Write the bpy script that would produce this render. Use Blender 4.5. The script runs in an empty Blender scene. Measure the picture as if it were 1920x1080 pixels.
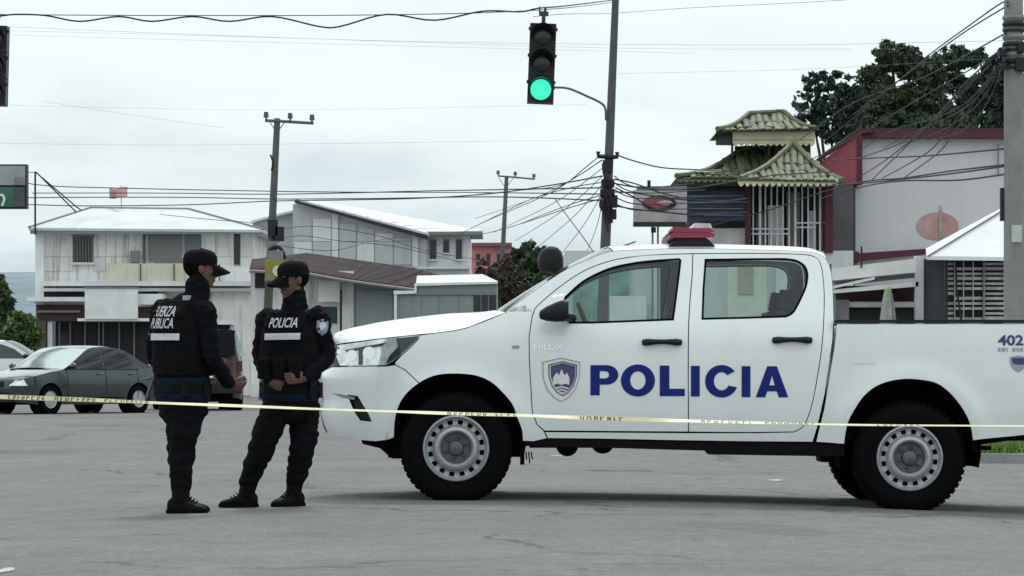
import bpy, bmesh, math, random
import numpy as np
from mathutils import Vector, Matrix, noise, geometry
from mathutils.bvhtree import BVHTree
random.seed(7); np.random.seed(7)
SC = bpy.context.scene
COL = SC.collection
PI = math.pi

# ------------------------------------------------------------------ camera, sky, sun
F = 6072.0            # focal length in pixels of the 1920 px wide photograph
HOR = 700.0           # row of the horizon
CAMH = 0.862          # camera height in metres
cd = bpy.data.cameras.new('camera'); cam = bpy.data.objects.new('camera', cd); COL.objects.link(cam)
cd.sensor_width = 36.0; cd.lens = 36.0 * F / 1920.0
cd.shift_y = (HOR - 540.0) / 1920.0
cd.clip_start = 0.5; cd.clip_end = 9000
cam.location = (0, 0, CAMH); cam.rotation_euler = (PI / 2, 0, 0)
SC.camera = cam

SUN_EL, SUN_AZ = math.radians(56), math.radians(8)
w = bpy.data.worlds.new('World'); SC.world = w; w.use_nodes = True
nt = w.node_tree; nt.nodes.clear()
def N(t, **k):
    n = nt.nodes.new(t)
    for a, b in k.items(): setattr(n, a, b)
    return n
out = N('ShaderNodeOutputWorld'); bg = N('ShaderNodeBackground'); bg.inputs['Strength'].default_value = 0.1
sky = N('ShaderNodeTexSky', sky_type='NISHITA', sun_disc=False, sun_elevation=SUN_EL, sun_rotation=SUN_AZ)
tc = N('ShaderNodeTexCoord')
sep = N('ShaderNodeSeparateXYZ'); nt.links.new(tc.outputs['Generated'], sep.inputs[0])
mp = N('ShaderNodeMapping'); mp.inputs['Scale'].default_value = (9, 9, 34); nt.links.new(tc.outputs['Generated'], mp.inputs[0])
nz = N('ShaderNodeTexNoise'); nz.inputs['Scale'].default_value = 1.0; nz.inputs['Detail'].default_value = 4; nz.inputs['Roughness'].default_value = .5
nt.links.new(mp.outputs[0], nz.inputs['Vector'])
nzr = N('ShaderNodeMapRange'); nzr.inputs['From Min'].default_value = .3; nzr.inputs['From Max'].default_value = .7
nzr.inputs['To Min'].default_value = -.055; nzr.inputs['To Max'].default_value = .055; nt.links.new(nz.outputs['Fac'], nzr.inputs['Value'])
# overcast: dull near the horizon, brighter upward
hz = N('ShaderNodeMath', operation='ADD'); nt.links.new(sep.outputs['Z'], hz.inputs[0])
nz2 = N('ShaderNodeMath', operation='MULTIPLY'); nz2.inputs[1].default_value = .36
nt.links.new(nzr.outputs[0], nz2.inputs[0]); nt.links.new(nz2.outputs[0], hz.inputs[1])
mr = N('ShaderNodeMapRange', interpolation_type='SMOOTHSTEP'); mr.inputs['From Min'].default_value = .012; mr.inputs['From Max'].default_value = .085
nt.links.new(hz.outputs[0], mr.inputs['Value'])
mix = N('ShaderNodeMix', data_type='RGBA'); mix.inputs['A'].default_value = (5.5, 6.65, 7.2, 1); mix.inputs['B'].default_value = (8.8, 9.75, 9.85, 1)
nt.links.new(mr.outputs[0], mix.inputs['Factor'])
zz = N('ShaderNodeMath', operation='MAXIMUM'); zz.inputs[1].default_value = 0; nt.links.new(sep.outputs['Z'], zz.inputs[0])
gain = N('ShaderNodeMath', operation='MULTIPLY_ADD'); gain.inputs[1].default_value = .42; gain.inputs[2].default_value = .98; nt.links.new(zz.outputs[0], gain.inputs[0])
gn = N('ShaderNodeMath', operation='ADD'); nt.links.new(gain.outputs[0], gn.inputs[0]); nt.links.new(nzr.outputs[0], gn.inputs[1])
sc_ = N('ShaderNodeVectorMath', operation='SCALE'); nt.links.new(mix.outputs['Result'], sc_.inputs[0]); nt.links.new(gn.outputs[0], sc_.inputs['Scale'])
mx2 = N('ShaderNodeMix', data_type='RGBA'); mx2.inputs['Factor'].default_value = .95
nt.links.new(sky.outputs[0], mx2.inputs['A']); nt.links.new(sc_.outputs[0], mx2.inputs['B'])
nt.links.new(mx2.outputs['Result'], bg.inputs['Color']); nt.links.new(bg.outputs[0], out.inputs[0])

sl = bpy.data.lights.new('sun', 'SUN'); sl.energy = 1.5; sl.angle = math.radians(10); sl.color = (1, .97, .93)
sun = bpy.data.objects.new('sun', sl); COL.objects.link(sun)
sd = Vector((math.sin(SUN_AZ) * math.cos(SUN_EL), math.cos(SUN_AZ) * math.cos(SUN_EL), math.sin(SUN_EL)))
sun.rotation_euler = sd.to_track_quat('Z', 'Y').to_euler()
SC.view_settings.view_transform = 'Standard'; SC.view_settings.look = 'None'
SC.view_settings.exposure = 0; SC.view_settings.gamma = 1; SC.view_settings.use_curve_mapping = False
SC.cycles.max_bounces = 8; SC.cycles.transparent_max_bounces = 16

# ------------------------------------------------------------------ helpers
def P(px, py, Y):
    "photo pixel at distance Y -> world point"
    return Vector(((px - 960.0) / F * Y, Y, CAMH - (py - HOR) / F * Y))

def gz(x, y):
    "height of the slightly crowned road"
    t = x + .5
    a = abs(t)
    h = -.0062 * t * t if a < 4 else -.0062 * 16 - .0496 * (1 - math.exp(-(a - 4) / 3)) * 3 * .4
    k = min(1, max(0, (y - 26) / 14)); k = k * k * (3 - 2 * k)
    return h * (1 - k) - .0 * k

MATS = {}
def mat(name, col, rough=.6, metal=0.0, var=.12, scale=3.0, bump=0.0, bscale=30.0, coat=0.0, spec=.5,
        streak=0.0, dirt=None, island=0.0, objrand=0.0, emit=None, alpha=None, stretch=(1, 1, 1)):
    if name in MATS: return MATS[name]
    m = bpy.data.materials.new(name); m.use_nodes = True
    t = m.node_tree; b = t.nodes['Principled BSDF']
    b.inputs['Roughness'].default_value = rough; b.inputs['Metallic'].default_value = metal
    b.inputs['Specular IOR Level'].default_value = spec
    b.inputs['Coat Weight'].default_value = coat; b.inputs['Coat Roughness'].default_value = .06
    c4 = (col[0], col[1], col[2], 1)
    b.inputs['Base Color'].default_value = c4
    cur = None
    if var or streak or island:
        tx = t.nodes.new('ShaderNodeTexCoord'); mpg = t.nodes.new('ShaderNodeMapping'); mpg.inputs['Scale'].default_value = stretch
        t.links.new(tx.outputs['Object'], mpg.inputs[0])
        n = t.nodes.new('ShaderNodeTexNoise'); n.inputs['Scale'].default_value = scale; n.inputs['Detail'].default_value = 5; n.inputs['Roughness'].default_value = .6
        t.links.new(mpg.outputs[0], n.inputs['Vector'])
        r = t.nodes.new('ShaderNodeMapRange'); r.inputs['From Min'].default_value = .3; r.inputs['From Max'].default_value = .7
        r.inputs['To Min'].default_value = 1 - var; r.inputs['To Max'].default_value = 1 + var
        t.links.new(n.outputs['Fac'], r.inputs['Value'])
        s = t.nodes.new('ShaderNodeVectorMath'); s.operation = 'SCALE'; s.inputs[0].default_value = col
        t.links.new(r.outputs[0], s.inputs['Scale']); cur = s.outputs[0]
        if island:
            g = t.nodes.new('ShaderNodeNewGeometry'); r3 = t.nodes.new('ShaderNodeMapRange')
            r3.inputs['To Min'].default_value = 1 - island; r3.inputs['To Max'].default_value = 1 + island
            t.links.new(g.outputs['Random Per Island'], r3.inputs['Value'])
            s3 = t.nodes.new('ShaderNodeVectorMath'); s3.operation = 'SCALE'; t.links.new(cur, s3.inputs[0]); t.links.new(r3.outputs[0], s3.inputs['Scale']); cur = s3.outputs[0]
        if objrand:
            g = t.nodes.new('ShaderNodeObjectInfo'); r3 = t.nodes.new('ShaderNodeMapRange')
            r3.inputs['To Min'].default_value = 1 - objrand; r3.inputs['To Max'].default_value = 1 + objrand
            t.links.new(g.outputs['Random'], r3.inputs['Value'])
            s3 = t.nodes.new('ShaderNodeVectorMath'); s3.operation = 'SCALE'; t.links.new(cur, s3.inputs[0]); t.links.new(r3.outputs[0], s3.inputs['Scale']); cur = s3.outputs[0]
        if streak:
            m2 = t.nodes.new('ShaderNodeMapping'); m2.inputs['Scale'].default_value = (4.5, 4.5, .35); t.links.new(tx.outputs['Object'], m2.inputs[0])
            n2 = t.nodes.new('ShaderNodeTexNoise'); n2.inputs['Scale'].default_value = 1; n2.inputs['Detail'].default_value = 6; n2.inputs['Roughness'].default_value = .65
            t.links.new(m2.outputs[0], n2.inputs['Vector'])
            r2 = t.nodes.new('ShaderNodeMapRange'); r2.inputs['From Min'].default_value = .52; r2.inputs['From Max'].default_value = .72
            r2.inputs['To Max'].default_value = streak; t.links.new(n2.outputs['Fac'], r2.inputs['Value'])
            mxx = t.nodes.new('ShaderNodeMix'); mxx.data_type = 'RGBA'; t.links.new(r2.outputs[0], mxx.inputs['Factor'])
            t.links.new(cur, mxx.inputs['A']); d = dirt or (col[0] * .3, col[1] * .3, col[2] * .28)
            mxx.inputs['B'].default_value = (d[0], d[1], d[2], 1); cur = mxx.outputs['Result']
        t.links.new(cur, b.inputs['Base Color'])
    if bump:
        tx2 = t.nodes.new('ShaderNodeTexCoord'); n3 = t.nodes.new('ShaderNodeTexNoise'); n3.inputs['Scale'].default_value = bscale; n3.inputs['Detail'].default_value = 4
        t.links.new(tx2.outputs['Object'], n3.inputs['Vector'])
        bp = t.nodes.new('ShaderNodeBump'); bp.inputs['Strength'].default_value = 1; bp.inputs['Distance'].default_value = bump
        t.links.new(n3.outputs['Fac'], bp.inputs['Height']); t.links.new(bp.outputs[0], b.inputs['Normal'])
    if emit:
        b.inputs['Emission Color'].default_value = (emit[0], emit[1], emit[2], 1); b.inputs['Emission Strength'].default_value = emit[3]
    MATS[name] = m
    return m

def glass(name, tint, gloss_rough=.03, refl=.1):
    if name in MATS: return MATS[name]
    m = bpy.data.materials.new(name); m.use_nodes = True; t = m.node_tree; t.nodes.clear()
    o = t.nodes.new('ShaderNodeOutputMaterial'); tr = t.nodes.new('ShaderNodeBsdfTransparent'); tr.inputs[0].default_value = (*tint, 1)
    g = t.nodes.new('ShaderNodeBsdfGlossy'); g.inputs['Roughness'].default_value = gloss_rough; g.inputs[0].default_value = (.9, .95, .95, 1)
    fr = t.nodes.new('ShaderNodeFresnel'); fr.inputs[0].default_value = 1.5
    mx = t.nodes.new('ShaderNodeMixShader'); t.links.new(fr.outputs[0], mx.inputs[0]); t.links.new(tr.outputs[0], mx.inputs[1]); t.links.new(g.outputs[0], mx.inputs[2])
    t.links.new(mx.outputs[0], o.inputs[0]); MATS[name] = m
    return m

def tag(o, label=None, cat=None, group=None, kind=None):
    if label: o['label'] = label
    if cat: o['category'] = cat
    if group: o['group'] = group
    if kind: o['kind'] = kind
    return o
def thing(name, label, cat, loc=(0, 0, 0), rotz=0.0, group=None):
    o = bpy.data.objects.new(name, None); COL.objects.link(o); o.empty_display_size = .2
    o.location = loc; o.rotation_euler = (0, 0, rotz)
    return tag(o, label, cat, group)
def origin(o):
    v = Vector((0, 0, 0))
    while o is not None: v += o.location; o = o.parent
    return v
def put(name, me, m, parent=None, label=None):
    o = bpy.data.objects.new(name, me); COL.objects.link(o)
    if m is not None:
        me.materials.clear(); me.materials.append(m)
    if parent is not None: o.parent = parent
    if label: o['label'] = label
    return o

class MB:
    def __init__(s): s.v = []; s.f = []
    def add(s, vs, fs):
        b = len(s.v); s.v.extend([tuple(q) for q in vs]); s.f.extend([tuple(b + i for i in f) for f in fs]); return s
    def quad(s, a, b, c, d): return s.add([a, b, c, d], [(0, 1, 2, 3)])
    def poly(s, pts): return s.add(pts, [tuple(range(len(pts)))])
    def box(s, c, size, M=None, bev=0):
        hx, hy, hz_ = size[0] / 2, size[1] / 2, size[2] / 2
        c = Vector(c); vs = []
        for z in (-hz_, hz_):
            for x, y in ((-hx, -hy), (hx, -hy), (hx, hy), (-hx, hy)):
                q = Vector((x, y, z)); q = (M @ q) if M is not None else q
                vs.append(c + q)
        return s.add(vs, [(3, 2, 1, 0), (4, 5, 6, 7), (0, 1, 5, 4), (1, 2, 6, 5), (2, 3, 7, 6), (3, 0, 4, 7)])
    def b2(s, x0, x1, y0, y1, z0, z1): return s.box(((x0 + x1) / 2, (y0 + y1) / 2, (z0 + z1) / 2), (x1 - x0, y1 - y0, z1 - z0))
    def tube(s, pts, r, n=8, cap=True, round_=False, flat=None):
        pts = [Vector(p) for p in pts]; k = len(pts)
        rs = list(r) if hasattr(r, '__len__') else [r] * k
        if round_:
            a = (pts[0] - pts[1]).normalized(); bq = (pts[-1] - pts[-2]).normalized()
            pre, prr, po, por = [], [], [], []
            for q in (1.0, .8, .45):
                cc = math.sqrt(max(0, 1 - q * q))
                pre.append(pts[0] + a * rs[0] * q); prr.append(max(rs[0] * cc, rs[0] * .08))
                po.insert(0, pts[-1] + bq * rs[-1] * q); por.insert(0, max(rs[-1] * cc, rs[-1] * .08))
            pts = pre + pts + po; rs = prr + rs + por; k = len(pts)
        up = None; rings = []
        for i in range(k):
            d = (pts[min(i + 1, k - 1)] - pts[max(i - 1, 0)])
            if d.length < 1e-9: d = Vector((0, 0, 1))
            d.normalize()
            if up is None:
                up = d.orthogonal().normalized()
            up = up - d * up.dot(d)
            if up.length < 1e-6: up = d.orthogonal()
            up.normalize(); sd_ = d.cross(up)
            for j in range(n):
                a = 2 * PI * j / n; s_ = 1.0
                rings.append(pts[i] + (up * math.cos(a) + sd_ * math.sin(a)) * rs[i])
        fs = []
        for i in range(k - 1):
            for j in range(n):
                fs.append((i * n + j, i * n + (j + 1) % n, (i + 1) * n + (j + 1) % n, (i + 1) * n + j))
        if cap: fs.append(tuple(range(n - 1, -1, -1))); fs.append(tuple((k - 1) * n + j for j in range(n)))
        return s.add(rings, fs)
    def loft(s, rings, closed=True, cap=True):
        n = len(rings[0]); vs = [q for r_ in rings for q in r_]; fs = []
        for i in range(len(rings) - 1):
            for j in range(n if closed else n - 1):
                fs.append((i * n + j, i * n + (j + 1) % n, (i + 1) * n + (j + 1) % n, (i + 1) * n + j))
        if cap and closed: fs.append(tuple(range(n - 1, -1, -1))); fs.append(tuple((len(rings) - 1) * n + j for j in range(n)))
        return s.add(vs, fs)
    def ell(s, c, rx, ry, rz, M=None, nu=12, nv=8):
        c = Vector(c); rings = []
        for i in range(nv + 1):
            t = PI * (i + .001) / (nv + .002); ring = []
            for j in range(nu):
                a = 2 * PI * j / nu
                q = Vector((rx * math.sin(t) * math.cos(a), ry * math.sin(t) * math.sin(a), -rz * math.cos(t)))
                ring.append(c + ((M @ q) if M is not None else q))
            rings.append(ring)
        return s.loft(rings)
    def lathe(s, prof, c=(0, 0, 0), axis='Y', n=32, close=False):
        rings = []
        for (r, h) in prof:
            ring = []
            for j in range(n):
                a = 2 * PI * j / n; x, y = r * math.cos(a), r * math.sin(a)
                ring.append({'Y': (c[0] + x, c[1] + h, c[2] + y), 'Z': (c[0] + x, c[1] + y, c[2] + h), 'X': (c[0] + h, c[1] + x, c[2] + y)}[axis])
            rings.append(ring)
        if close: rings.append(rings[0])
        return s.loft(rings, True, False)
    def mesh(s, name, shift=None, smooth=False, fix=True, angle=None):
        me = bpy.data.meshes.new(name)
        v = s.v if shift is None else [(q[0] - shift[0], q[1] - shift[1], q[2] - shift[2]) for q in s.v]
        me.from_pydata(v, [], s.f); me.update()
        if fix:
            bm = bmesh.new(); bm.from_mesh(me); bmesh.ops.recalc_face_normals(bm, faces=bm.faces); bm.to_mesh(me); bm.free()
        if smooth:
            me.polygons.foreach_set('use_smooth', [True] * len(me.polygons))
            if angle: me.set_sharp_from_angle(angle=math.radians(angle))
        return me
    def build(s, name, m, parent=None, world=True, smooth=False, label=None, fix=True, angle=40):
        sh = origin(parent) if (parent is not None and world) else None
        return put(name, s.mesh(name, sh, smooth, fix, angle), m, parent, label)
    def solo(s, name, m, label, cat, base, group=None, smooth=False, kind=None):
        o = put(name, s.mesh(name, base, smooth, True, 40), m); o.location = base
        return tag(o, label, cat, group, kind)

def catmull(pts, n=6, closed=False):
    pts = [Vector(p) for p in pts]; k = len(pts); outp = []
    rng = range(k if closed else k - 1)
    for i in rng:
        if closed: p0, p1, p2, p3 = pts[(i - 1) % k], pts[i], pts[(i + 1) % k], pts[(i + 2) % k]
        else: p0, p1, p2, p3 = pts[max(i - 1, 0)], pts[i], pts[i + 1], pts[min(i + 2, k - 1)]
        for j in range(n):
            t = j / n
            outp.append(.5 * ((2 * p1) + (p2 - p0) * t + (2 * p0 - 5 * p1 + 4 * p2 - p3) * t * t + (3 * p1 - p0 - 3 * p2 + p3) * t ** 3))
    if not closed: outp.append(pts[-1])
    return outp

def inside(poly, x, y):
    c = False; n = len(poly); j = n - 1
    for i in range(n):
        xi, yi = poly[i]; xj, yj = poly[j]
        if (yi > y) != (yj > y) and x < (xj - xi) * (y - yi) / (yj - yi) + xi: c = not c
        j = i
    return c
def area2(poly):
    return sum(poly[i - 1][0] * poly[i][1] - poly[i][0] * poly[i - 1][1] for i in range(len(poly)))
def resample(poly, step):
    o = []
    for i in range(len(poly)):
        a, b = poly[i], poly[(i + 1) % len(poly)]
        L = math.hypot(b[0] - a[0], b[1] - a[1]); k = max(1, int(math.ceil(L / step)))
        for j in range(k): o.append((a[0] + (b[0] - a[0]) * j / k, a[1] + (b[1] - a[1]) * j / k))
    return o
def inset(poly, g):
    if abs(g) < 1e-6: return list(poly)
    s = 1 if area2(poly) > 0 else -1; o = []; n = len(poly)
    for i in range(n):
        a, b, c = poly[i - 1], poly[i], poly[(i + 1) % n]
        e1 = Vector((b[0] - a[0], b[1] - a[1])); e2 = Vector((c[0] - b[0], c[1] - b[1]))
        if e1.length < 1e-7 or e2.length < 1e-7: o.append(b); continue
        n1 = Vector((-e1.y, e1.x)).normalized() * s; n2 = Vector((-e2.y, e2.x)).normalized() * s
        q = n1 + n2; q = q.normalized() if q.length > .2 else n1
        k = g / max(.5, q.dot(n1)); o.append((b[0] + q.x * k, b[1] + q.y * k))
    return o
def panel(outline, holes=(), map3=None, step=.05, gap=.003, depth=.02, mirror=None, out_=0.0, edge=True):
    """a curved sheet panel: 2D outline (with holes) meshed in its own plane, carried on a surface by map3, with returned edges"""
    loops = [resample(inset(outline, gap), step)] + [resample(inset(h, -gap), step) for h in holes]
    pts, edges = [], []
    for L in loops:
        b = len(pts); pts += L; edges += [(b + i, b + (i + 1) % len(L)) for i in range(len(L))]
    nb = len(pts)
    xs = [p[0] for p in loops[0]]; ys = [p[1] for p in loops[0]]
    bp = np.array(pts)
    gx = np.arange(min(xs) + step / 2, max(xs), step); gy = np.arange(min(ys) + step / 2, max(ys), step)
    for x in gx:
        for y in gy:
            if not inside(loops[0], x, y) or any(inside(h, x, y) for h in loops[1:]): continue
            if np.min((bp[:, 0] - x) ** 2 + (bp[:, 1] - y) ** 2) < (step * .4) ** 2: continue
            pts.append((float(x), float(y)))
    vs, es, fs, *_ = geometry.delaunay_2d_cdt([Vector(p) for p in pts], edges, [], 0, 1e-6)
    keep = []
    for f in fs:
        cx = sum(vs[i].x for i in f) / len(f); cy = sum(vs[i].y for i in f) / len(f)
        if inside(loops[0], cx, cy) and not any(inside(h, cx, cy) for h in loops[1:]): keep.append(tuple(f))
    M = map3 or (lambda a, b, o=0.0: (a, o, b))
    mb = MB()
    mb.add([M(q.x, q.y, out_) for q in vs], keep)
    if edge and depth:
        for L in loops:
            n = len(L); a = [M(p[0], p[1], out_) for p in L]; b = [M(p[0], p[1], out_ + depth) for p in L]
            mb.add(a + b, [(i, (i + 1) % n, n + (i + 1) % n, n + i) for i in range(n)])
    if mirror is not None: mb.v = [(x, mirror - y, z) for (x, y, z) in mb.v]
    return mb
def mirrored(mb, w_):
    q = MB(); q.v = [(x, w_ - y, z) for (x, y, z) in mb.v]; q.f = [tuple(reversed(f)) for f in mb.f]; return q

_txt = {}
def text2d(s, bold=.0, res=3):
    "flat letters as triangles, lower left at 0,0, height of capitals 1"
    cu = bpy.data.curves.new('lettering', 'FONT'); cu.body = s; cu.size = 1; cu.offset = bold; cu.resolution_u = res
    o = bpy.data.objects.new('lettering', cu); COL.objects.link(o)
    dg = bpy.context.evaluated_depsgraph_get(); me = bpy.data.meshes.new_from_object(o.evaluated_get(dg))
    bm = bmesh.new(); bm.from_mesh(me); bmesh.ops.triangulate(bm, faces=bm.faces)
    bmesh.ops.subdivide_edges(bm, edges=[e for e in bm.edges if e.calc_length() > .3], cuts=2)
    bmesh.ops.triangulate(bm, faces=bm.faces)
    bm.verts.ensure_lookup_table()
    v = [(q.co.x, q.co.y) for q in bm.verts]; f = [tuple(x.index for x in fc.verts) for fc in bm.faces]; bm.free()
    bpy.data.objects.remove(o); bpy.data.curves.remove(cu); bpy.data.meshes.remove(me)
    x0 = min(q[0] for q in v); y0 = min(q[1] for q in v); h = max(q[1] for q in v) - y0
    v = [((q[0] - x0) / h, (q[1] - y0) / h) for q in v]
    return v, f, max(q[0] for q in v)
# ------------------------------------------------------------------ ground
def road_material():
    m = bpy.data.materials.new('asphalt'); m.use_nodes = True; t = m.node_tree; b = t.nodes['Principled BSDF']
    b.inputs['Roughness'].default_value = .85; b.inputs['Specular IOR Level'].default_value = .35
    tx = t.nodes.new('ShaderNodeTexCoord')
    def noise_(sc, det=6, rgh=.6, mp_=(1, 1, 1)):
        g = t.nodes.new('ShaderNodeMapping'); g.inputs['Scale'].default_value = mp_; t.links.new(tx.outputs['Object'], g.inputs[0])
        n = t.nodes.new('ShaderNodeTexNoise'); n.inputs['Scale'].default_value = sc; n.inputs['Detail'].default_value = det; n.inputs['Roughness'].default_value = rgh
        t.links.new(g.outputs[0], n.inputs['Vector']); return n
    def rng(src, a, b_, c, d):
        r = t.nodes.new('ShaderNodeMapRange'); r.inputs['From Min'].default_value = a; r.inputs['From Max'].default_value = b_; r.inputs['To Min'].default_value = c; r.inputs['To Max'].default_value = d
        t.links.new(src, r.inputs['Value']); return r.outputs[0]
    def mul(a, b_):
        q = t.nodes.new('ShaderNodeMath'); q.operation = 'MULTIPLY'; t.links.new(a, q.inputs[0])
        if isinstance(b_, float): q.inputs[1].default_value = b_
        else: t.links.new(b_, q.inputs[1])
        return q.outputs[0]
    big = rng(noise_(.3, 6, .65).outputs['Fac'], .3, .7, .86, 1.14)
    mid = rng(noise_(1.7, 8, .82).outputs['Fac'], .3, .7, .78, 1.2)
    fine = mul(rng(noise_(55, 3, .7).outputs['Fac'], .3, .7, .65, 1.35), rng(noise_(11, 5, .85).outputs['Fac'], .3, .7, .72, 1.28))
    v = mul(mul(big, mid), fine)
    # cracks: distorted cells, only where the mask lets them through
    dn = noise_(1.1, 5, .6); ad = t.nodes.new('ShaderNodeVectorMath'); ad.operation = 'MULTIPLY_ADD'
    ad.inputs[1].default_value = (1.4, 1.4, 0); t.links.new(dn.outputs['Color'], ad.inputs[0]); t.links.new(tx.outputs['Object'], ad.inputs[2])
    def cracks(sc, width, mask_lo, mask_hi, msc):
        vo = t.nodes.new('ShaderNodeTexVoronoi'); vo.feature = 'DISTANCE_TO_EDGE'; vo.inputs['Scale'].default_value = sc; t.links.new(ad.outputs[0], vo.inputs['Vector'])
        ln = rng(vo.outputs['Distance'], width * .3, width, 1, 0); mk = rng(noise_(msc, 3).outputs['Fac'], mask_lo, mask_hi, 0, 1)
        return mul(ln, mk)
    c1 = cracks(.32, .015, .46, .58, .23); c2 = cracks(1.2, .030, .56, .64, .27)
    for c in (c1, c2):
        inv = rng(c, 0, 1, 1, .36); v = mul(v, inv)
    # tar patches
    pn = rng(noise_(.22, 3, .5, (1, .7, 1)).outputs['Fac'], .60, .615, 1, .8); v = mul(v, pn)
    # pale worn specks (gravel, old paint)
    sp = rng(noise_(3.5, 4, .75, (.5, .8, 1)).outputs['Fac'], .70, .76, 1, 1.6); v = mul(v, sp)
    ol = rng(noise_(.8, 5, .6, (1, .6, 1)).outputs['Fac'], .62, .76, 1, .84); v = mul(v, ol)
    s = t.nodes.new('ShaderNodeVectorMath'); s.operation = 'SCALE'; s.inputs[0].default_value = (.160, .157, .157); t.links.new(v, s.inputs['Scale'])
    t.links.new(s.outputs[0], b.inputs['Base Color'])
    bp = t.nodes.new('ShaderNodeBump'); bp.inputs['Distance'].default_value = .008; bp.inputs['Strength'].default_value = .7; t.links.new(v, bp.inputs['Height']); t.links.new(bp.outputs[0], b.inputs['Normal'])
    return m
mb = MB()
ys = [-40, 0] + list(np.arange(8, 45, 1.0)) + [50, 60, 75, 90, 110, 140, 200, 400, 1000, 4000]
xs = [-3000, -300, -60, -20, -10] + list(np.arange(-6, 8.01, .5)) + [12, 20, 60, 300, 3000]
n = len(xs)
mb.add([(x, y, gz(x, y)) for y in ys for x in xs], [(i * n + j, i * n + j + 1, (i + 1) * n + j + 1, (i + 1) * n + j) for i in range(len(ys) - 1) for j in range(n - 1)])
tag(mb.build('road', road_material(), None, True, True), kind='structure')
# ------------------------------------------------------------------ materials
white_paint = mat('white_car_paint', (.80, .83, .82), rough=.32, var=.03, scale=2, coat=.8, streak=.10, dirt=(.52, .50, .45))
black_plastic = mat('black_plastic', (.010, .010, .011), rough=.5, var=.1, spec=.3)
black_rubber = mat('black_rubber', (.0045, .0045, .005), rough=.85, spec=.06, var=.15, scale=12, bump=.002, bscale=60)
under_black = mat('underbody_black', (.007, .007, .007), rough=.9, var=.2, spec=.1)
steel_grey = mat('silver_wheel_paint', (.40, .41, .415), rough=.42, metal=.35, var=.1, scale=8)
hub_m = mat('grey_hub', (.11, .115, .12), rough=.5, metal=.3, var=.25, scale=30)
dark_steel = mat('dark_steel', (.07, .07, .07), rough=.5, metal=.6, var=.15)
chrome = mat('chrome', (.7, .72, .73), rough=.12, metal=1, var=0)
trim_dark = mat('dark_interior_trim', (.03, .031, .033), rough=.7, var=.1)
seat_cloth = mat('grey_seat_cloth', (.06, .062, .066), rough=.9, var=.15, scale=30)
cab_glass = glass('car_glass', (.76, .86, .83))
dark_glass = mat('dark_car_glass', (.012, .016, .018), rough=.04, var=0, spec=.8)
lamp_clear = mat('clear_lamp_lens', (.72, .76, .76), rough=.1, metal=.35, var=.35, scale=14)
lamp_dark = mat('smoked_lamp_lens', (.045, .05, .053), rough=.12, var=.2, scale=14)
lamp_red = mat('red_lamp_lens', (.28, .006, .04), rough=.15, var=.15, coat=.5)
lamp_amber = mat('amber_lens', (.5, .14, .01), rough=.2, var=0)
police_blue = mat('blue_lettering', (.006, .02, .17), rough=.5, var=.03, spec=.2)
navy_print = mat('navy_print', (.035, .06, .16), rough=.5, var=.05)
grey_print = mat('grey_print', (.33, .36, .38), rough=.5, var=.05)
silver_print = mat('silver_print', (.42, .41, .44), rough=.45, var=.1, scale=20)
purple_print = mat('dark_violet_print', (.075, .06, .16), rough=.5, var=.15, scale=20)
white_print = mat('white_print', (.72, .73, .76), rough=.6, var=.06, scale=20)

# ------------------------------------------------------------------ police pickup truck
YN = 21.97
X0 = P(855, 840, YN).x
T = thing('pickup_truck', 'white double cab police pickup with POLICIA in blue across its doors', 'police truck', (X0, YN, 0))
WID = 1.86
_zz = np.arange(0, 2.2, .002)
def _smooth(tab, box):
    t = np.interp(_zz, [a for a, b in tab], [b for a, b in tab]); k = int(box / .002)
    return np.convolve(np.pad(t, k, mode='edge'), np.ones(k) / k, 'same')[k:-k]
_cab = _smooth([(0, .09), (.30, .06), (.42, .03), (.56, .008), (.72, .0), (.96, .0), (1.08, .008), (1.16, .026), (1.23, .052), (1.72, .27), (1.78, .32), (2.2, .5)], .08)
_bed = _smooth([(0, .08), (.4, .03), (.58, .006), (.8, 0), (1.05, .003), (1.18, .012), (1.3, .03), (2.2, .03)], .08)
def Tz(tab, z): return float(np.interp(z, _zz, tab))
_nz = []
for px, py in [(640, 832), (618, 822), (606, 800), (600, 772), (604, 748), (600, 722), (597, 704), (606, 690), (616, 676), (622, 660), (624, 645), (627, 628), (640, 622)]:
    q = P(px, py, YN + .9); _nz.append((q.z, q.x - X0))
_nz.sort()
def nose(z): return float(np.interp(z, [a for a, b in _nz], [b for a, b in _nz]))
N0 = -.82
def fade(d): return max(0.0, 1 - d / .75) ** 2
def u_of(d, z): return N0 + d + (nose(z) - N0) * fade(max(d, 0))
def d_of(u, z):
    k = nose(z) - N0; d = u - N0 - k
    for _ in range(14): d = u - N0 - k * fade(max(d, 0))
    return max(0.0, d)
BED = [False]
_pl = [(0, .93), (.012, .74), (.035, .55), (.075, .37), (.135, .235), (.215, .135), (.32, .066), (.45, .026), (.62, .006), (.85, 0), (8, 0)]
_d = np.concatenate([np.arange(0, 1, .001), [8.0]]); _w = np.interp(_d, [a for a, b in _pl], [b for a, b in _pl])
_w[:1000] = np.convolve(np.pad(_w[:1000], 30, mode='edge'), np.ones(31) / 31, 'same')[30:-30]; 
_w += (.93 - _w[0]) * np.exp(-_d / .02)
_s = np.concatenate([[0], np.cumsum(np.hypot(np.diff(_d), np.diff(_w)))])
def flare(u, z):
    o = 0.0
    for uc in (0.0, 3.085):
        r = math.hypot(u - uc, z - .375)
        o += -.02 * math.exp(-((r - .47) / .07) ** 2) * (1 if z > .2 else 0)
    return o
UCAB = 2.58
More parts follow.
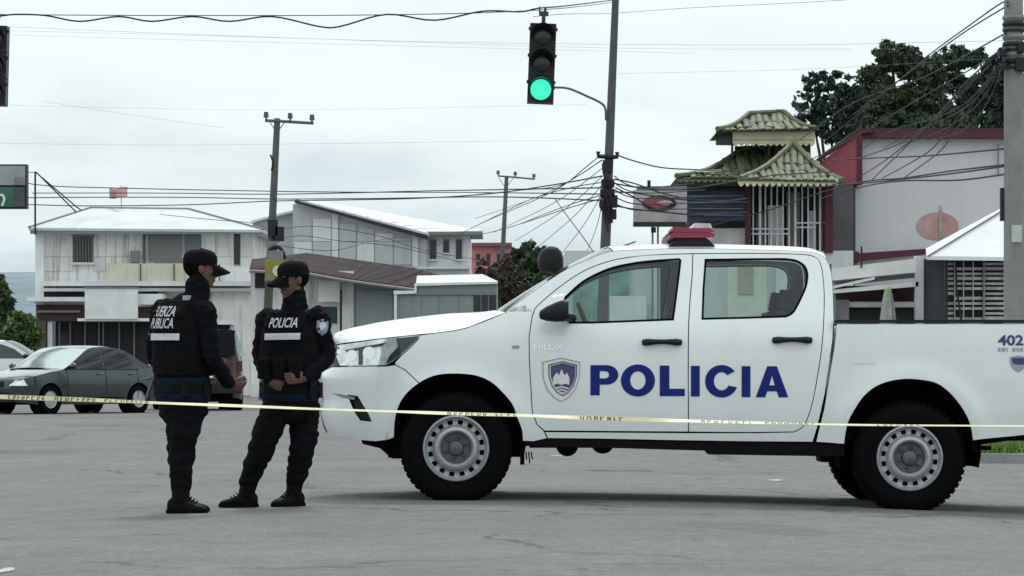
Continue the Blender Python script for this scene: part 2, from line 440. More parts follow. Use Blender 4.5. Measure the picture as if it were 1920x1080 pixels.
def surf(u, z):
    tab = _bed if BED[0] else _cab
    o = Tz(tab, z) + float(np.interp(d_of(u, z), _d, _w)) + flare(u, z)
    if z > 1.0 and u > UCAB - .22 and not BED[0]: o += .05 * max(0, (u - UCAB + .22) / .22) ** 3 * min(1, (z - 1.0) / .3)
    return o
def uv(px, py, extra=0.0):
    off = .05
    for _ in range(5):
        q = P(px, py, YN + off + extra); off = surf(q.x - X0, q.z)
    return q.x - X0, q.z
def to_s(u, z): return float(np.interp(d_of(u, z), _d, _s)), z
def px2s(pts):
    o = []
    for i, (a, b) in enumerate(pts):
        if i:
            a0, b0 = pts[i - 1]; k = max(1, int(math.hypot(a - a0, b - b0) / 9))
            for j in range(1, k): o.append((a0 + (a - a0) * j / k, b0 + (b - b0) * j / k))
        o.append((a, b))
    if len(pts) > 2:
        (a0, b0), (a, b) = pts[-1], pts[0]; d = math.hypot(a - a0, b - b0)
        if d < 400:
            k = max(1, int(d / 9))
            for j in range(1, k): o.append((a0 + (a - a0) * j / k, b0 + (b - b0) * j / k))
    return [to_s(*uv(a, b)) for a, b in o]
def px2s_open(pts): return [to_s(*uv(a, b)) for a, b in catmull_none(pts)]
def catmull_none(pts):
    o = []
    for i, (a, b) in enumerate(pts):
        if i:
            a0, b0 = pts[i - 1]; k = max(1, int(math.hypot(a - a0, b - b0) / 9))
            for j in range(1, k): o.append((a0 + (a - a0) * j / k, b0 + (b - b0) * j / k))
        o.append((a, b))
    return o
def tmap(s, z, o=0.0):
    d = float(np.interp(s, _s, _d)); u = u_of(d, z)
    return (u, surf(u, z) + o, z)
def np_(z_py): return None
def N_(py):     # a point on the very nose at a pixel row
    q = P(605, py, YN + .9); return (0.004, q.z)
def tpanel(name, outline, m, holes=(), step=.05, gap=.003, depth=.02, off=0.0, both=True, parent=None, label=None, label2=None, edge=True):
    mb = panel(outline, holes, tmap, step, gap, depth, None, off, edge)
    o = mb.build(name, m, parent or T, False, True, label, True, 35)
    if both is True:
        mirrored(mb, WID).build(name, m, parent or T, False, True, label2, True, 35)
    elif both: mirrored(mb, WID).build(name, m, both, False, True, label2, True, 35)
    return o
def C(pts, n=5): return [(q.x, q.y) for q in catmull([(a, b, 0) for a, b in pts], n)]

ARCH_F = C([(980, 827), (978, 806), (969, 782), (960, 758), (940, 734), (921, 717), (897, 706), (868, 701.5), (830, 702), (801, 710), (772, 729), (752, 753), (742, 782), (739, 820)], 4)
DLINE = C([(1002, 583), (1008, 573), (1049, 538), (1093, 509), (1138, 491), (1182, 482), (1235, 477.5), (1299, 475.5)], 4)
DLINE2 = C([(1299, 475.5), (1404, 475), (1493, 476.5), (1526, 481), (1539, 496), (1545, 540), (1545, 590), (1541, 650), (1533, 705), (1522, 760), (1508, 797), (1489, 810)], 4)
OLINE = C([(948, 585), (975, 564), (1031, 524), (1071, 500), (1124, 477.5), (1151, 470.5), (1204, 467.5), (1253, 466), (1338, 466), (1404, 467.5), (1493, 470.5), (1530, 474.5), (1548, 484), (1558, 507), (1562, 547), (1563.5, 602)], 4)

# bumper and front
i0 = min(range(len(ARCH_F)), key=lambda i: abs(ARCH_F[i][0] - 785) + abs(ARCH_F[i][1] - 719))
arch_b = ARCH_F[i0:]; arch_f = ARCH_F[:i0 + 1]
bump = [N_(704)] + px2s_open([(612, 693), (624, 688), (680, 687), (724, 686.5), (741, 684), (760, 694)] + arch_b + [(728, 825), (704, 828), (671, 825), (645, 818)]) + [N_(812), N_(800), N_(780), N_(750), N_(728)]
fog = px2s([(652, 741), (670, 743), (679, 758), (690, 776), (696, 790), (676, 788), (664, 770)])
bumper = tpanel('front_bumper', bump, white_paint, [fog], step=.04)
tpanel('fog_lamp_recess', fog, black_plastic, off=.03, gap=-.008, depth=0, parent=bumper, step=.03)
tpanel('bumper_crease', px2s([(622, 737), (640, 739), (652, 742), (666, 745), (664, 750), (640, 745)]), mat('painted_crease_shade', (.25, .26, .26), rough=.6, var=0), parent=bumper, off=-.001, gap=0, depth=.006, step=.03)  # grey strip laid on to paint the shade of the crease
# nose band between bumper and bonnet: lamp, nose
HL = px2s([(633, 647), (660, 643), (719, 634.5), (760, 630), (786, 628), (786, 633), (768, 652), (752, 666), (738, 677), (724, 685), (680, 686), (637, 686), (630, 668)])
lamp = tpanel('headlight', HL, lamp_clear, step=.03, off=.004, gap=.002)
tpanel('lamp_shroud', px2s([(742, 633.5), (786, 628.5), (785, 634), (767, 652), (751, 666), (737, 676.5), (722, 684), (728, 668), (745, 650)]), lamp_dark, off=.0, gap=.004, depth=.004, parent=lamp, step=.03)
for k, (cx, cy, r) in enumerate([(692, 662, 12), (660, 666, 10)]):
    tpanel('lamp_bulb_ring', px2s([(cx + r * math.cos(a), cy + r * math.sin(a)) for a in np.linspace(0, 2 * PI, 18)[:-1]]), chrome, off=.001, gap=0, depth=.004, parent=lamp, step=.03)
tpanel('lamp_reflector', px2s([(646, 656), (724, 642), (716, 649), (650, 661)]), lamp_dark, off=.002, gap=0, depth=.003, parent=lamp, step=.03)
tpanel('lamp_divider', px2s([(672, 652), (680, 651), (680, 684), (672, 684)]), lamp_dark, off=.002, gap=0, depth=.003, parent=lamp, step=.03)
nosep = [N_(704)] + px2s_open([(612, 693), (624, 688), (637, 687), (629, 668), (632, 647)]) + [N_(634), N_(650), N_(670), N_(690)]
tpanel('grille', nosep, black_plastic, step=.03, gap=.001, off=.012)
for k in range(5):
    z0 = 1.0 + .045 * k - .06
    mb = panel([(.01, z0), (.5, z0), (.5, z0 + .014), (.01, z0 + .014)], (), tmap, .04, 0, .01, None, -.004)
    mb.build('grille_bar', chrome if k == 4 else dark_steel, T, False, True); mirrored(mb, WID).build('grille_bar', chrome if k == 4 else dark_steel, T, False, True)
# wings
fend = px2s([(786, 634), (768, 653), (752, 667), (740, 680), (741, 684), (760, 694)] + arch_f[::-1] + [(1000, 828), (1026, 822), (1020, 808), (1007, 796), (998, 773), (995, 720), (992.5, 675), (992, 631), (998, 592), (1001, 584), (985, 572), (965, 575), (948, 586), (907, 603), (873, 615.5), (849, 620.5), (786, 628.5)])
tpanel('front_wing', fend, white_paint, step=.045)
tpanel('indicator_lamp', px2s([(960, 648), (973, 647), (974, 652.5), (961, 653)]), mat('side_repeater', (.35, .33, .30), rough=.3, var=0), off=-.006, gap=0, depth=.006, step=.03)
# cab side frame (windscreen pillar, roof rail, rear pillar, sill)
side = px2s([(1001, 585)] + OLINE + [(1561, 640), (1557, 667), (1547, 738), (1533, 800), (1524, 829), (1400, 828), (1271, 826), (1120, 823), (1027, 822), (1021, 809.5), (1150, 810.5), (1291, 811.5), (1420, 811.5)] + (DLINE + DLINE2[1:])[::-1])
tpanel('cab_side_frame', side, white_paint, step=.045)
# doors
FG = [(1068, 606), (1056, 590), (1058, 560)] + C([(1060, 556), (1093, 527), (1138, 504.5), (1182, 493.5), (1227, 488), (1274, 485)], 4) + [(1277, 488), (1274, 515), (1263, 600), (1180, 603.5), (1110, 606)]
RG = [(1322, 486), (1400, 485)] + C([(1471, 484.5), (1493, 488), (1509, 498), (1515, 515), (1512, 538), (1501, 563), (1488, 586), (1474, 594.5)], 4) + [(1400, 597), (1316, 599), (1318, 540)]
fd_out = px2s([(998, 592), (992, 631), (992.5, 675), (995, 720), (998, 773), (1007, 796), (1021, 808), (1150, 809), (1291, 810), (1290.5, 730), (1290.5, 660), (1291, 610), (1294, 560), (1298, 515), (1299, 476)] + DLINE[::-1][1:])
rd_out = px2s([(1291, 810), (1400, 811), (1489, 810)] + DLINE2[::-1][1:] + [(1298, 515), (1294, 560), (1291, 610), (1290.5, 660), (1290.5, 730)])
def door(out_pts, hole, name, lab_far):
    d1 = panel(out_pts, [px2s(hole)], tmap, .045, .0035, .025)
    a = d1.build(name, white_paint, T, False, True, None, True, 35)
    b = mirrored(d1, WID).build(name, white_paint, T, False, True, None, True, 35)
    g = panel(px2s(hole), (), tmap, .05, -.004, 0, None, .012); 
    g.build('window', cab_glass, a, False, True); mirrored(g, WID).build('window', cab_glass, b, False, True)
    # black rubber seal round the glass
    L = px2s(hole); sl_ = panel(inset(L, -.002), [inset(L, .012)], tmap, .045, 0, .0, None, .006, False)
    sl_.build('window_seal', black_rubber, a, False, True); mirrored(sl_, WID).build('window_seal', black_rubber, b, False, True)
    # inner trim below the glass
    lo = [q for q in out_pts if q[1] < 1.2]
    t_ = panel(lo, (), tmap, .1, .02, 0, None, .07, False); t_.build('door_trim', trim_dark, a, False, True); mirrored(t_, WID).build('door_trim', trim_dark, b, False, True)
    return a, b
fdoor, fdoor2 = door(fd_out, FG, 'front_door', '')
rdoor, rdoor2 = door(rd_out, RG, 'rear_door', '')
for (cx, cy), par, par2 in (((1241, 641), fdoor, fdoor2), ((1485, 637), rdoor, rdoor2)):
    rec = panel(px2s([(cx + 33 * math.cos(a), cy + 9.5 * math.sin(a)) for a in np.linspace(0, 2 * PI, 20)[:-1]]), (), tmap, .03, 0, .0, None, -.0015, False)
    q0 = Vector(tmap(*px2s([(cx - 35, cy + 1)])[0])); q1 = Vector(tmap(*px2s([(cx + 35, cy + 1)])[0]))
    hb = MB(); L = 9
    pts = []; rr = []
    for i in range(L):
        t = i / (L - 1); p = q0.lerp(q1, t); p.y -= .012 + .028 * math.sin(PI * t) ** .5; p.z += .004 * math.sin(PI * t); pts.append(p); rr.append(.017 + .012 * abs(2 * t - 1) ** 2.0 * (1 if i not in (0, L - 1) else .4))
    hb.tube(pts, rr, 10)
    for o_, mm in ((par, False), (par2, True)):
        h_ = mirrored(hb, WID) if mm else hb
        h_.build('door_handle', black_plastic, o_, False, True)
# wing mirrors
mm = MB()
q = P(1042, 582, YN - .12); c = Vector((q.x - X0, -.12, q.z))
for r_ in (0,):
    ring = []
    prof = [(-.112, .010, .045), (-.105, .028, .06), (-.06, .050, .08), (0, .066, .095), (.055, .074, .10), (.085, .066, .09)]
    rings = []
    for (dx, hz_, hy) in prof:
        rings.append([(c.x + dx, c.y + hy * math.copysign(abs(math.cos(a)) ** .45, math.cos(a)), c.z - .012 + hz_ * math.copysign(abs(math.sin(a)) ** .45, math.sin(a)) + .17 * dx) for a in np.linspace(0, 2 * PI, 19)[:-1]])
    mm.loft(rings)
mm.tube([(c.x + .06, c.y + .06, c.z - .04), (c.x + .1, .03, c.z - .05), (c.x + .12, .08, c.z - .05)], .028, 8)
mm.build('wing_mirror', black_plastic, T, False, True); mirrored(mm, WID).build('wing_mirror', black_plastic, T, False, True)
mt = MB().poly([(c.x - .02, c.y - .06, c.z + .088), (c.x + .055, c.y - .06, c.z + .100), (c.x + .055, c.y + .02, c.z + .116), (c.x - .02, c.y + .02, c.z + .104)])
mt.build('mirror_cap', white_paint, T, False)

# bonnet, windscreen, roof, cab back: skins from side to side
def skin(name, near, centre, m, nc=14, pw=2.4, parent=None):
    rings = []
    for (e, c_) in zip(near, centre):
        row = []; half = WID / 2 - e[1]
        for j in range(nc + 1):
            t = j / nc * 2 - 1; k = 1 - abs(t) ** pw
            row.append((e[0] + (c_[0] - e[0]) * k, WID / 2 + t * half, e[2] + (c_[1] - e[2]) * k))
        rings.append(row)
    return MB().loft(rings, False, False).build(name, m, parent or T, False, True, None, True, 50)
def cen(px, py):
    q = P(px, py, YN + WID / 2); return (q.x - X0, q.z)
hood_e = C([(631, 646), (640, 643.5), (660, 641), (690, 637), (719, 633.5), (752, 630), (786, 626.5), (820, 623.5), (849, 619.5), (873, 614.5), (890, 608.5), (907, 601.5), (948, 585.5)], 3)
hood_c = C([(626, 634), (628, 627), (636, 622.5), (656, 616), (680, 611), (704, 606), (728, 602), (752, 598.5), (801, 592.5), (825, 590), (849, 588), (897, 586), (925, 583)], 3)
skin('bonnet', [tmap(*px2s([p])[0]) for p in hood_e], [cen(*p) for p in hood_c], white_paint, 22, 2.6)
ws = [p for p in OLINE if p[0] <= 1152]
rf = [p for p in OLINE if 1150 <= p[0] and p[1] < 484.5]
cb = [p for p in OLINE if p[0] > 1546 and p[1] >= 483] + [(1564, 622), (1562, 640), (1558, 667)]
E = lambda L: [tmap(*px2s([p])[0]) for p in L]
e = E(ws); skin('windscreen', e, [(q[0] - .022 - .018 * i / (len(e) - 1), q[2] + .05 * (i / (len(e) - 1)) ** 2) for i, q in enumerate(e)], cab_glass, 16, 2.2)
e = E(rf); skin('roof', e, [(q[0] - (.04 if i < 2 else 0) + (.02 if i > len(e) - 3 else 0), q[2] + .05) for i, q in enumerate(e)], white_paint, 20, 3.0)
e = E(cb); skin('cab_back', e, [(q[0] + .004, q[2]) for q in e], white_paint, 10, 2.5)
# cab back glass and lower back
MB().b2(UCAB + .0, UCAB + .012, .45, WID - .45, 1.26, 1.62).build('rear_window', dark_glass, T, False)
MB().b2(UCAB - .06, UCAB - .03, .08, WID - .06, .45, 1.24).build('cab_back_wall', white_paint, T, False)
# interior
ub = lambda px: (px - 855) / 276.0
MB().b2(.5, 2.5, .12, WID - .12, .48, .52).build('cab_floor', trim_dark, T, False)
dsh = MB().loft([[(ub(985), y, 1.0), (ub(1000), y, 1.20), (ub(1060), y, 1.26), (ub(1085), y, 1.2), (ub(1080), y, .9)] for y in (.1, WID - .1)])
dsh.build('dashboard', trim_dark, T, False)
st = MB(); a0 = Vector((ub(1105), .5, 1.17)); ax = Vector((-.45, 0, .9)).normalized(); sv = Vector((0, 1, 0)); u2 = ax.cross(sv)
ax2 = Vector((.9, 0, .35)).normalized(); u2 = ax2.cross(sv)
st.tube([a0 + (sv * math.cos(t) + u2 * math.sin(t)) * .185 for t in np.linspace(0, 2 * PI, 25)], .014, 6)
st.tube([a0 - sv * .18, a0 + sv * .18], .012, 6); st.tube([a0, a0 - ax2 * .2], .025, 6); st.build('steering_wheel', trim_dark, T, False, True)
for yc in (.5, WID - .5):
    s_ = MB(); x = ub(1215)
    s_.loft([[(x + dx + .0, yc - .25, z) for dx, z in ((0, .72), (.16, .74), (.28, 1.3), (.2, 1.33))], [(x + dx, yc + .25, z) for dx, z in ((0, .72), (.16, .74), (.28, 1.3), (.2, 1.33))]])
    s_.b2(x - .45, x + .1, yc - .26, yc + .26, .6, .78)
    so = s_.build('front_seat', seat_cloth, T, False, True)
    MB().box((x + .30, yc, 1.42), (.1, .26, .17), Matrix.Rotation(.25, 3, 'Y')).build('headrest', seat_cloth, so, False)
s_ = MB(); x = ub(1430)
s_.loft([[(x + dx, y, z) for dx, z in ((0, .75), (.14, .77), (.22, 1.28), (.12, 1.30))] for y in (.18, WID - .18)]); s_.b2(x - .42, x + .1, .18, WID - .18, .62, .8)
so = s_.build('rear_seat', seat_cloth, T, False)
for yc in (.55, WID - .55): MB().box((x + .2, yc, 1.37), (.09, .26, .13), Matrix.Rotation(.2, 3, 'Y')).build('headrest', seat_cloth, so, False)

# load bed
BED[0] = True
ARCH_R = C([(1583, 833), (1589, 797), (1600, 773), (1618.5, 745), (1641, 726), (1667, 715.5), (1700, 711), (1737, 714), (1759, 720.5), (1781.5, 738), (1800, 760), (1813, 782), (1820, 801), (1824, 826)], 4)
bed_o = px2s([(1569, 607), (1565, 645), (1559, 682), (1545, 767), (1533, 815), (1530, 829), (1560, 831)] + ARCH_R + [(1860, 822), (1893, 819), (1920, 816), (1975, 812), (2030, 810), (2048, 806), (2052, 760), (2052, 607)])
bed = tpanel('load_bed_side', bed_o, white_paint, step=.05)
UE = tmap(*px2s([(2052, 700)])[0])[0]; ZR = 1.205
tpanel('fuel_flap', px2s([(1601, 642), (1640, 641), (1640, 681), (1600, 682)]), white_paint, off=-.003, gap=0, depth=.004, both=False, parent=bed)
for s0 in (0, 1):
    mb = MB(); y0, y1 = .012, .085
    a = uv(1566, 603); b = uv(2052, 604)
    mb.b2(a[0], b[0], y0, y1, a[1] - .008, a[1] + .012)
    (mirrored(mb, WID) if s0 else mb).build('bed_rail_cap', black_plastic, T, False)
    mb = MB().b2(UCAB + .05, UE - .05, .075, .085, .9, 1.2)
    (mirrored(mb, WID) if s0 else mb).build('bed_inner_wall', white_paint, T, False)
MB().b2(UCAB + .03, UE - .05, .09, WID - .09, .87, .90).build('bed_floor', white_paint, T, False)
MB().b2(UCAB + .03, UCAB + .05, .08, WID - .08, .88, 1.19).build('bed_front_wall', white_paint, T, False)
MB().b2(UE - .05, UE - .01, .1, WID - .1, .62, 1.2).build('tailgate', white_paint, T, False)
for yy in (.02, WID - .12): MB().b2(UE - .06, UE + .012, yy, yy + .10, .78, 1.12).build('tail_lamp', lamp_red, T, False)
MB().b2(UE - .02, UE + .1, .15, WID - .15, .48, .62).build('rear_bumper', dark_steel, T, False)

BED[0] = False
# chassis and dark underside
ch = MB()
for yc in (.5, WID - .5): ch.b2(-.65, UE - .1, yc - .05, yc + .05, .42, .58)
ch.b2(-.55, .55, .38, WID - .38, .36, 1.0); ch.b2(.5, 2.55, .06, WID - .06, .355, .40); ch.b2(2.5, UE - .15, .2, WID - .2, .40, .46); ch.b2(.55, 2.4, .3, WID - .3, .40, .5)  # wide flat plates added under the floor to deepen the shade below
ch.build('chassis_and_shade_plates', under_black, T, False)
ss = MB(); 
sl_px = [(982, 829), (1027, 823), (1271, 828), (1524, 832), (1583, 834), (1583, 856), (1329, 852), (1324, 845), (1150, 840), (1027, 838), (990, 836)]
pts = [uv(a, b) for a, b in sl_px]
ss.loft([[(p[0], y, p[1]) for p in pts] for y in (.03, .3)]); ss.build('side_step', under_black, T, False)
mirrored(ss, WID).build('side_step', under_black, T, False)
fm = MB()
for (x0, x1, d) in ((1044, 1086, 20), (1113, 1152, 15)):
    a = uv((x0 + x1) / 2, 838); r = (x1 - x0) / 2 / 276; fm.loft([[(a[0] + r * math.cos(t), y, a[1] - abs(math.sin(t)) * d / 276 + (.02 if t in (0, PI) else 0)) for t in np.linspace(0, PI, 9)] for y in (.35, .6)])
fm.build('chassis_mount', under_black, T, False)
MB().b2(1.9, 2.9, .55, .95, .33, .52).build('fuel_tank', under_black, T, False)
for uc, zc in ((0, .375), (3.085, .315)):
    ax = MB(); ax.tube([(uc, .15, zc), (uc, WID - .15, zc)], .05, 10); ax.ell((uc, WID / 2 + .1, zc), .15, .14, .15)
    ax.build('axle', under_black, T, False, True)
for yc in (.38, WID - .38): MB().tube([(2.5, yc, .46), (3.08, yc, .36), (3.7, yc, .5)], .035, 6).build('leaf_spring', under_black, T, False)
# wheel housings: a dark tunnel behind each arch
for uc, zc, R in ((.0, .40, .475), (3.085, .34, .485)):
    for s0 in (0, 1):
        mb = MB(); rg = []
        for y in (.05, .45): rg.append([(uc + R * math.cos(t), y, zc + R * math.sin(t)) for t in np.linspace(-.25, PI + .25, 22)])
        mb.loft(rg, False, False); mb.poly([(uc + R * math.cos(t), .45, zc + R * math.sin(t)) for t in np.linspace(-.25, PI + .25, 22)])
        (mirrored(mb, WID) if s0 else mb).build('wheel_housing', under_black, T, False, False)
# mud flap, tattered corner and lower bits
mf = MB(); a = uv(978, 826); mf.b2(a[0] - .01, a[0] + .02, .08, .3, .24, .42); a = uv(986, 845)
for k in range(3): mf.tube([(a[0] + k * .018, .06, .33), (a[0] + k * .019 + .004, .06, .29), (a[0] + k * .02 + .006, .06, .275 - .025 * (k == 1))], .005, 5)
mf.build('mud_flap', black_rubber, T, False)
a = uv(1826, 835); mf = MB(); mf.b2(a[0], a[0] + .03, .08, .3, a[1] - .05, a[1] + .06); mf.b2(a[0], a[0] + .13, .1, .14, a[1] - .035, a[1] - .005)
mf.tube([(a[0], .2, a[1] + .02), (a[0] + .45, .25, a[1] + .08), (a[0] + .9, .25, a[1] + .05)], .03, 6); mf.build('mud_flap', black_rubber, T, False)
a = uv(695, 833); MB().loft([[(a[0] + dx, y, a[1] + dz) for dx, dz in ((-.07, .03), (.22, .01), (.22, -.10), (.14, -.1), (.06, -.03), (-.06, .0))] for y in (.25, WID - .25)]).build('skid_plate', under_black, T, False)

# wheels
def make_wheel(uc, zc, near):
    c = (uc, .0, zc); yo = -.005
    wmb = MB(); R = .379
    prof = [(.225, .015), (.24, -.0), (.29, -.012), (.335, -.004), (.362, .016), (.375, .045), (R, .07), (R, .19), (.372, .215), (.345, .24), (.28, .25), (.225, .235)]
    wmb.lathe([(r, h + yo) for r, h in prof], c, 'Y', 56)
    for k in range(48):       # tread blocks on the shoulder
        a = 2 * PI * k / 48
        M = Matrix.Rotation(-a, 3, 'Y')
        for hh in (.05, .13, .21):
            ctr = Vector(c) + M @ Vector((R - .0025, hh + yo, 0)); wmb.box(ctr, (.014, .055, .034), M)
    rim = MB()
    prof = [(.228, .012), (.222, -.004), (.214, -.006), (.205, .012), (.200, .03)]
    rim.lathe([(r, h + yo) for r, h in prof], c, 'Y', 48)
    # slotted ring with 16 holes
    nh = 16; nsub = 6; n = nh * nsub; rr = [(.200, .03), (.193, .034), (.163, .036), (.156, .030)]
    rings = [[(c[0] + r * math.cos(2 * PI * j / n), c[1] + h + yo, c[2] + r * math.sin(2 * PI * j / n)) for j in range(n)] for r, h in rr]
    b = []
    fs = []
    for i in range(3):
        for j in range(n):
            if i == 1 and j % nsub in (2, 3, 4): continue
            fs.append((i * n + j, i * n + (j + 1) % n, (i + 1) * n + (j + 1) % n, (i + 1) * n + j))
    rim.add([q for r_ in rings for q in r_], fs)
    prof = [(.156, .03), (.148, .008), (.138, -.006), (.122, -.008), (.112, .002), (.104, .026)]
    rim.lathe([(r, h + yo) for r, h in prof], c, 'Y', 48)
    hub = MB().lathe([(r, h + yo) for r, h in [(.104, .026), (.098, .042), (.056, .044), (.050, .030), (.047, .012), (.038, .006), (0.001, .004)]], c, 'Y', 32)
    nutl = []
    for k in range(6):
        nuts = MB(); nutl.append(nuts)
        a = 2 * PI * k / 6 + .3; nuts.lathe([(.0001, .012), (.009, .014), (.011, .04)], (c[0] + .073 * math.cos(a), c[1] + yo, c[2] + .073 * math.sin(a)), 'Y', 6)
    drum = MB().lathe([(.0001, .06), (.198, .06), (.2, .2)], c, 'Y', 32)
    f = (lambda m_: m_) if near else (lambda m_: mirrored(m_, WID))
    t_ = f(wmb).build('wheel', black_rubber, T, False, True, None, True, 30)
    f(rim).build('rim', steel_grey, t_, False, True, None, True, 50); f(hub).build('hub', hub_m, t_, False, True, None, True, 40); [f(nuts).build('wheel_nut', dark_steel, t_, False) for nuts in nutl]; f(drum).build('brake_drum', under_black, t_, False, True)
for uc_px, py in ((855, 840.5), (1706, 858.5)):
    q = P(uc_px, py, YN)
    for near in (True, False): make_wheel(q.x - X0, q.z, near)

# lettering on the doors
def arc(cx, cy, rx, ry, a0, a1, n=14): return [(cx + rx * math.cos(math.radians(a0 + (a1 - a0) * i / n)), cy + ry * math.sin(math.radians(a0 + (a1 - a0) * i / n))) for i in range(n + 1)]
LET = {
 'P': ([(0, 0), (.29, 0), (.29, .35), (.5, .35)] + arc(.5, .675, .37, .325, -90, 90) + [(0, 1)], [[(.29, .56), (.46, .56)] + arc(.46, .68, .12, .12, -90, 90, 8) + [(.29, .8)]], .88),
 'O': (arc(.52, .5, .52, .53, 0, 360, 36)[:-1], [arc(.52, .5, .235, .30, 0, 360, 28)[:-1]], 1.04),
 'L': ([(0, 0), (.76, 0), (.76, .24), (.29, .24), (.29, 1), (0, 1)], [], .76),
 'I': ([(0, 0), (.28, 0), (.28, 1), (0, 1)], [], .28),
 'C': (arc(.5, .5, .5, .53, 38, 338, 30) + arc(.5, .5, .235, .295, 332, 42, 24), [], .95),
 'A': ([(0, 0), (.31, 0), (.385, .19), (.69, .19), (.765, 0), (1.08, 0), (.70, 1), (.38, 1)], [[(.45, .385), (.63, .385), (.54, .70)]], 1.08)}
x_l = [('P', 1107, 1160), ('O', 1164, 1228), ('L', 1237, 1284), ('I', 1295.5, 1312), ('C', 1322, 1381), ('I', 1390.5, 1407), ('A', 1417, 1478)]
word = MB()
for ch_, xa, xb in x_l:
    o_, hs, wd = LET[ch_]
    def tr(L): return px2s([(xa + (xb - xa) * a / wd, (741 + (xa - 1107) / 370 * 4.5) - b * (56.5 + (xa - 1107) / 370 * 2)) for a, b in L])
    q = panel(tr(o_), [tr(h) for h in hs], tmap, .05, 0, .003, None, -.0035)
    word.add(q.v, q.f)
word.build('police_lettering', police_blue, T, False, True)
def decal(poly, m, name, off, holes=(), parent=None):
    return panel(px2s(poly), [px2s(h) for h in holes], tmap, .04, 0, .002, None, off).build(name, m, parent or T, False, True)
def shield(cx, cy, w_, h_): return [(cx - w_, cy - h_ * .80), (cx - w_ * .5, cy - h_ * .9), (cx, cy - h_), (cx + w_ * .5, cy - h_ * .9), (cx + w_, cy - h_ * .80), (cx + w_ * .98, cy - h_ * .1), (cx + w_ * .75, cy + h_ * .45), (cx + w_ * .4, cy + h_ * .8), (cx, cy + h_), (cx - w_ * .4, cy + h_ * .8), (cx - w_ * .75, cy + h_ * .45), (cx - w_ * .98, cy - h_ * .1)]
cr = decal(shield(1052, 712, 36, 42), silver_print, 'door_crest', -.003, [shield(1052.5, 712, 33.5, 39.5)])
decal(shield(1055, 710, 27, 33), purple_print, 'crest_edge', -.0035, [shield(1055, 710, 25, 31)], cr)
decal(shield(1055.5, 709, 23, 28.5), purple_print, 'crest_field', -.0045, [], cr)
decal([(1037, 722), (1037, 708), (1044, 698), (1048, 704), (1053, 692), (1058, 704), (1063, 699), (1068, 709), (1067, 722), (1060, 719), (1053, 722), (1045, 719)], white_print, 'crest_figure', -.0055, [], cr)
for k in range(3): decal([(1041 + k * 4, 727 + k * 5), (1053, 724 + k * 5), (1066 - k * 4, 727 + k * 5), (1065 - k * 4, 729.5 + k * 5), (1053, 726.5 + k * 5), (1042 + k * 4, 729.5 + k * 5)], white_print, 'crest_stripe', -.0055, [], cr)
def words(s, xa, xb, yb, yt, m, name, off=-.003, bold=0.0, parent=None):
    v, f, wd = text2d(s, bold); mb = MB()
    P2 = [to_s(*uv(xa + (xb - xa) * a / wd, yb - (yb - yt) * b)) for a, b in v]
    mb.add([tmap(q[0], q[1], off) for q in P2], f); return mb.build(name, m, parent or T, False, False, None, False)
BED[0] = True
words('402', 1871, 1919, 648, 628, navy_print, 'unit_number', bold=.03)
for k, (a, b) in enumerate([(1871, 1876), (1878, 1884), (1886, 1889), (1898, 1904), (1906, 1910), (1912, 1918)]): decal([(a, 652), (b, 652), (b, 659), (a, 659)], grey_print, 'unit_small_print', -.003)
c2 = decal(shield(1909, 682, 16, 16), grey_print, 'bed_crest', -.003, [], bed)
decal([(1897, 671), (1921, 671), (1921, 683), (1909, 684), (1898, 681)], navy_print, 'bed_crest_field', -.0045, [], T)
BED[0] = False
words('HILUX', 1001, 1056, 656, 646.5, chrome, 'chrome_badge', off=-.006)

# roof light bar (red and clear), seen end on
q = P(1296, 461, YN + .45); bx = q.x - X0; zb = q.z
lb = thing('light_bar', 'red and clear emergency light bar on the cab roof of the white pickup', 'light bar', (X0 + bx, YN + WID / 2, zb))
def lbox(z0, z1, wx0, wx1, ln, name, m, y0=None, y1=None):
    y0 = -ln / 2 if y0 is None else y0; y1 = ln / 2 if y1 is None else y1
    MB().loft([[(-wx0, y, z0), (wx0, y, z0), (wx1, y, z1), (wx1 * .8, y, z1 + .012), (-wx1 * .8, y, z1 + .012), (-wx1, y, z1)] for y in (y0, y1)]).build(name, m, lb, False)
lbox(-.005, .040, .160, .115, 1.15, 'base', black_plastic)
lbox(.052, .078, .150, .158, 1.2, 'lower_lens', lamp_red); lbox(.091, .106, .158, .14, 1.22, 'upper_lens', lamp_red)
MB().loft([[(.0, y, .119), (.14, y, .119), (.128, y, .150), (.02, y, .154)] for y in (-.58, .3)]).build('clear_lens', mat('clear_lens', (.62, .60, .63), rough=.15, var=.2, scale=20), lb, False)
MB().b2(-.12, -.02, -.3, .3, .117, .14).build('siren_box', lamp_red, lb, False)
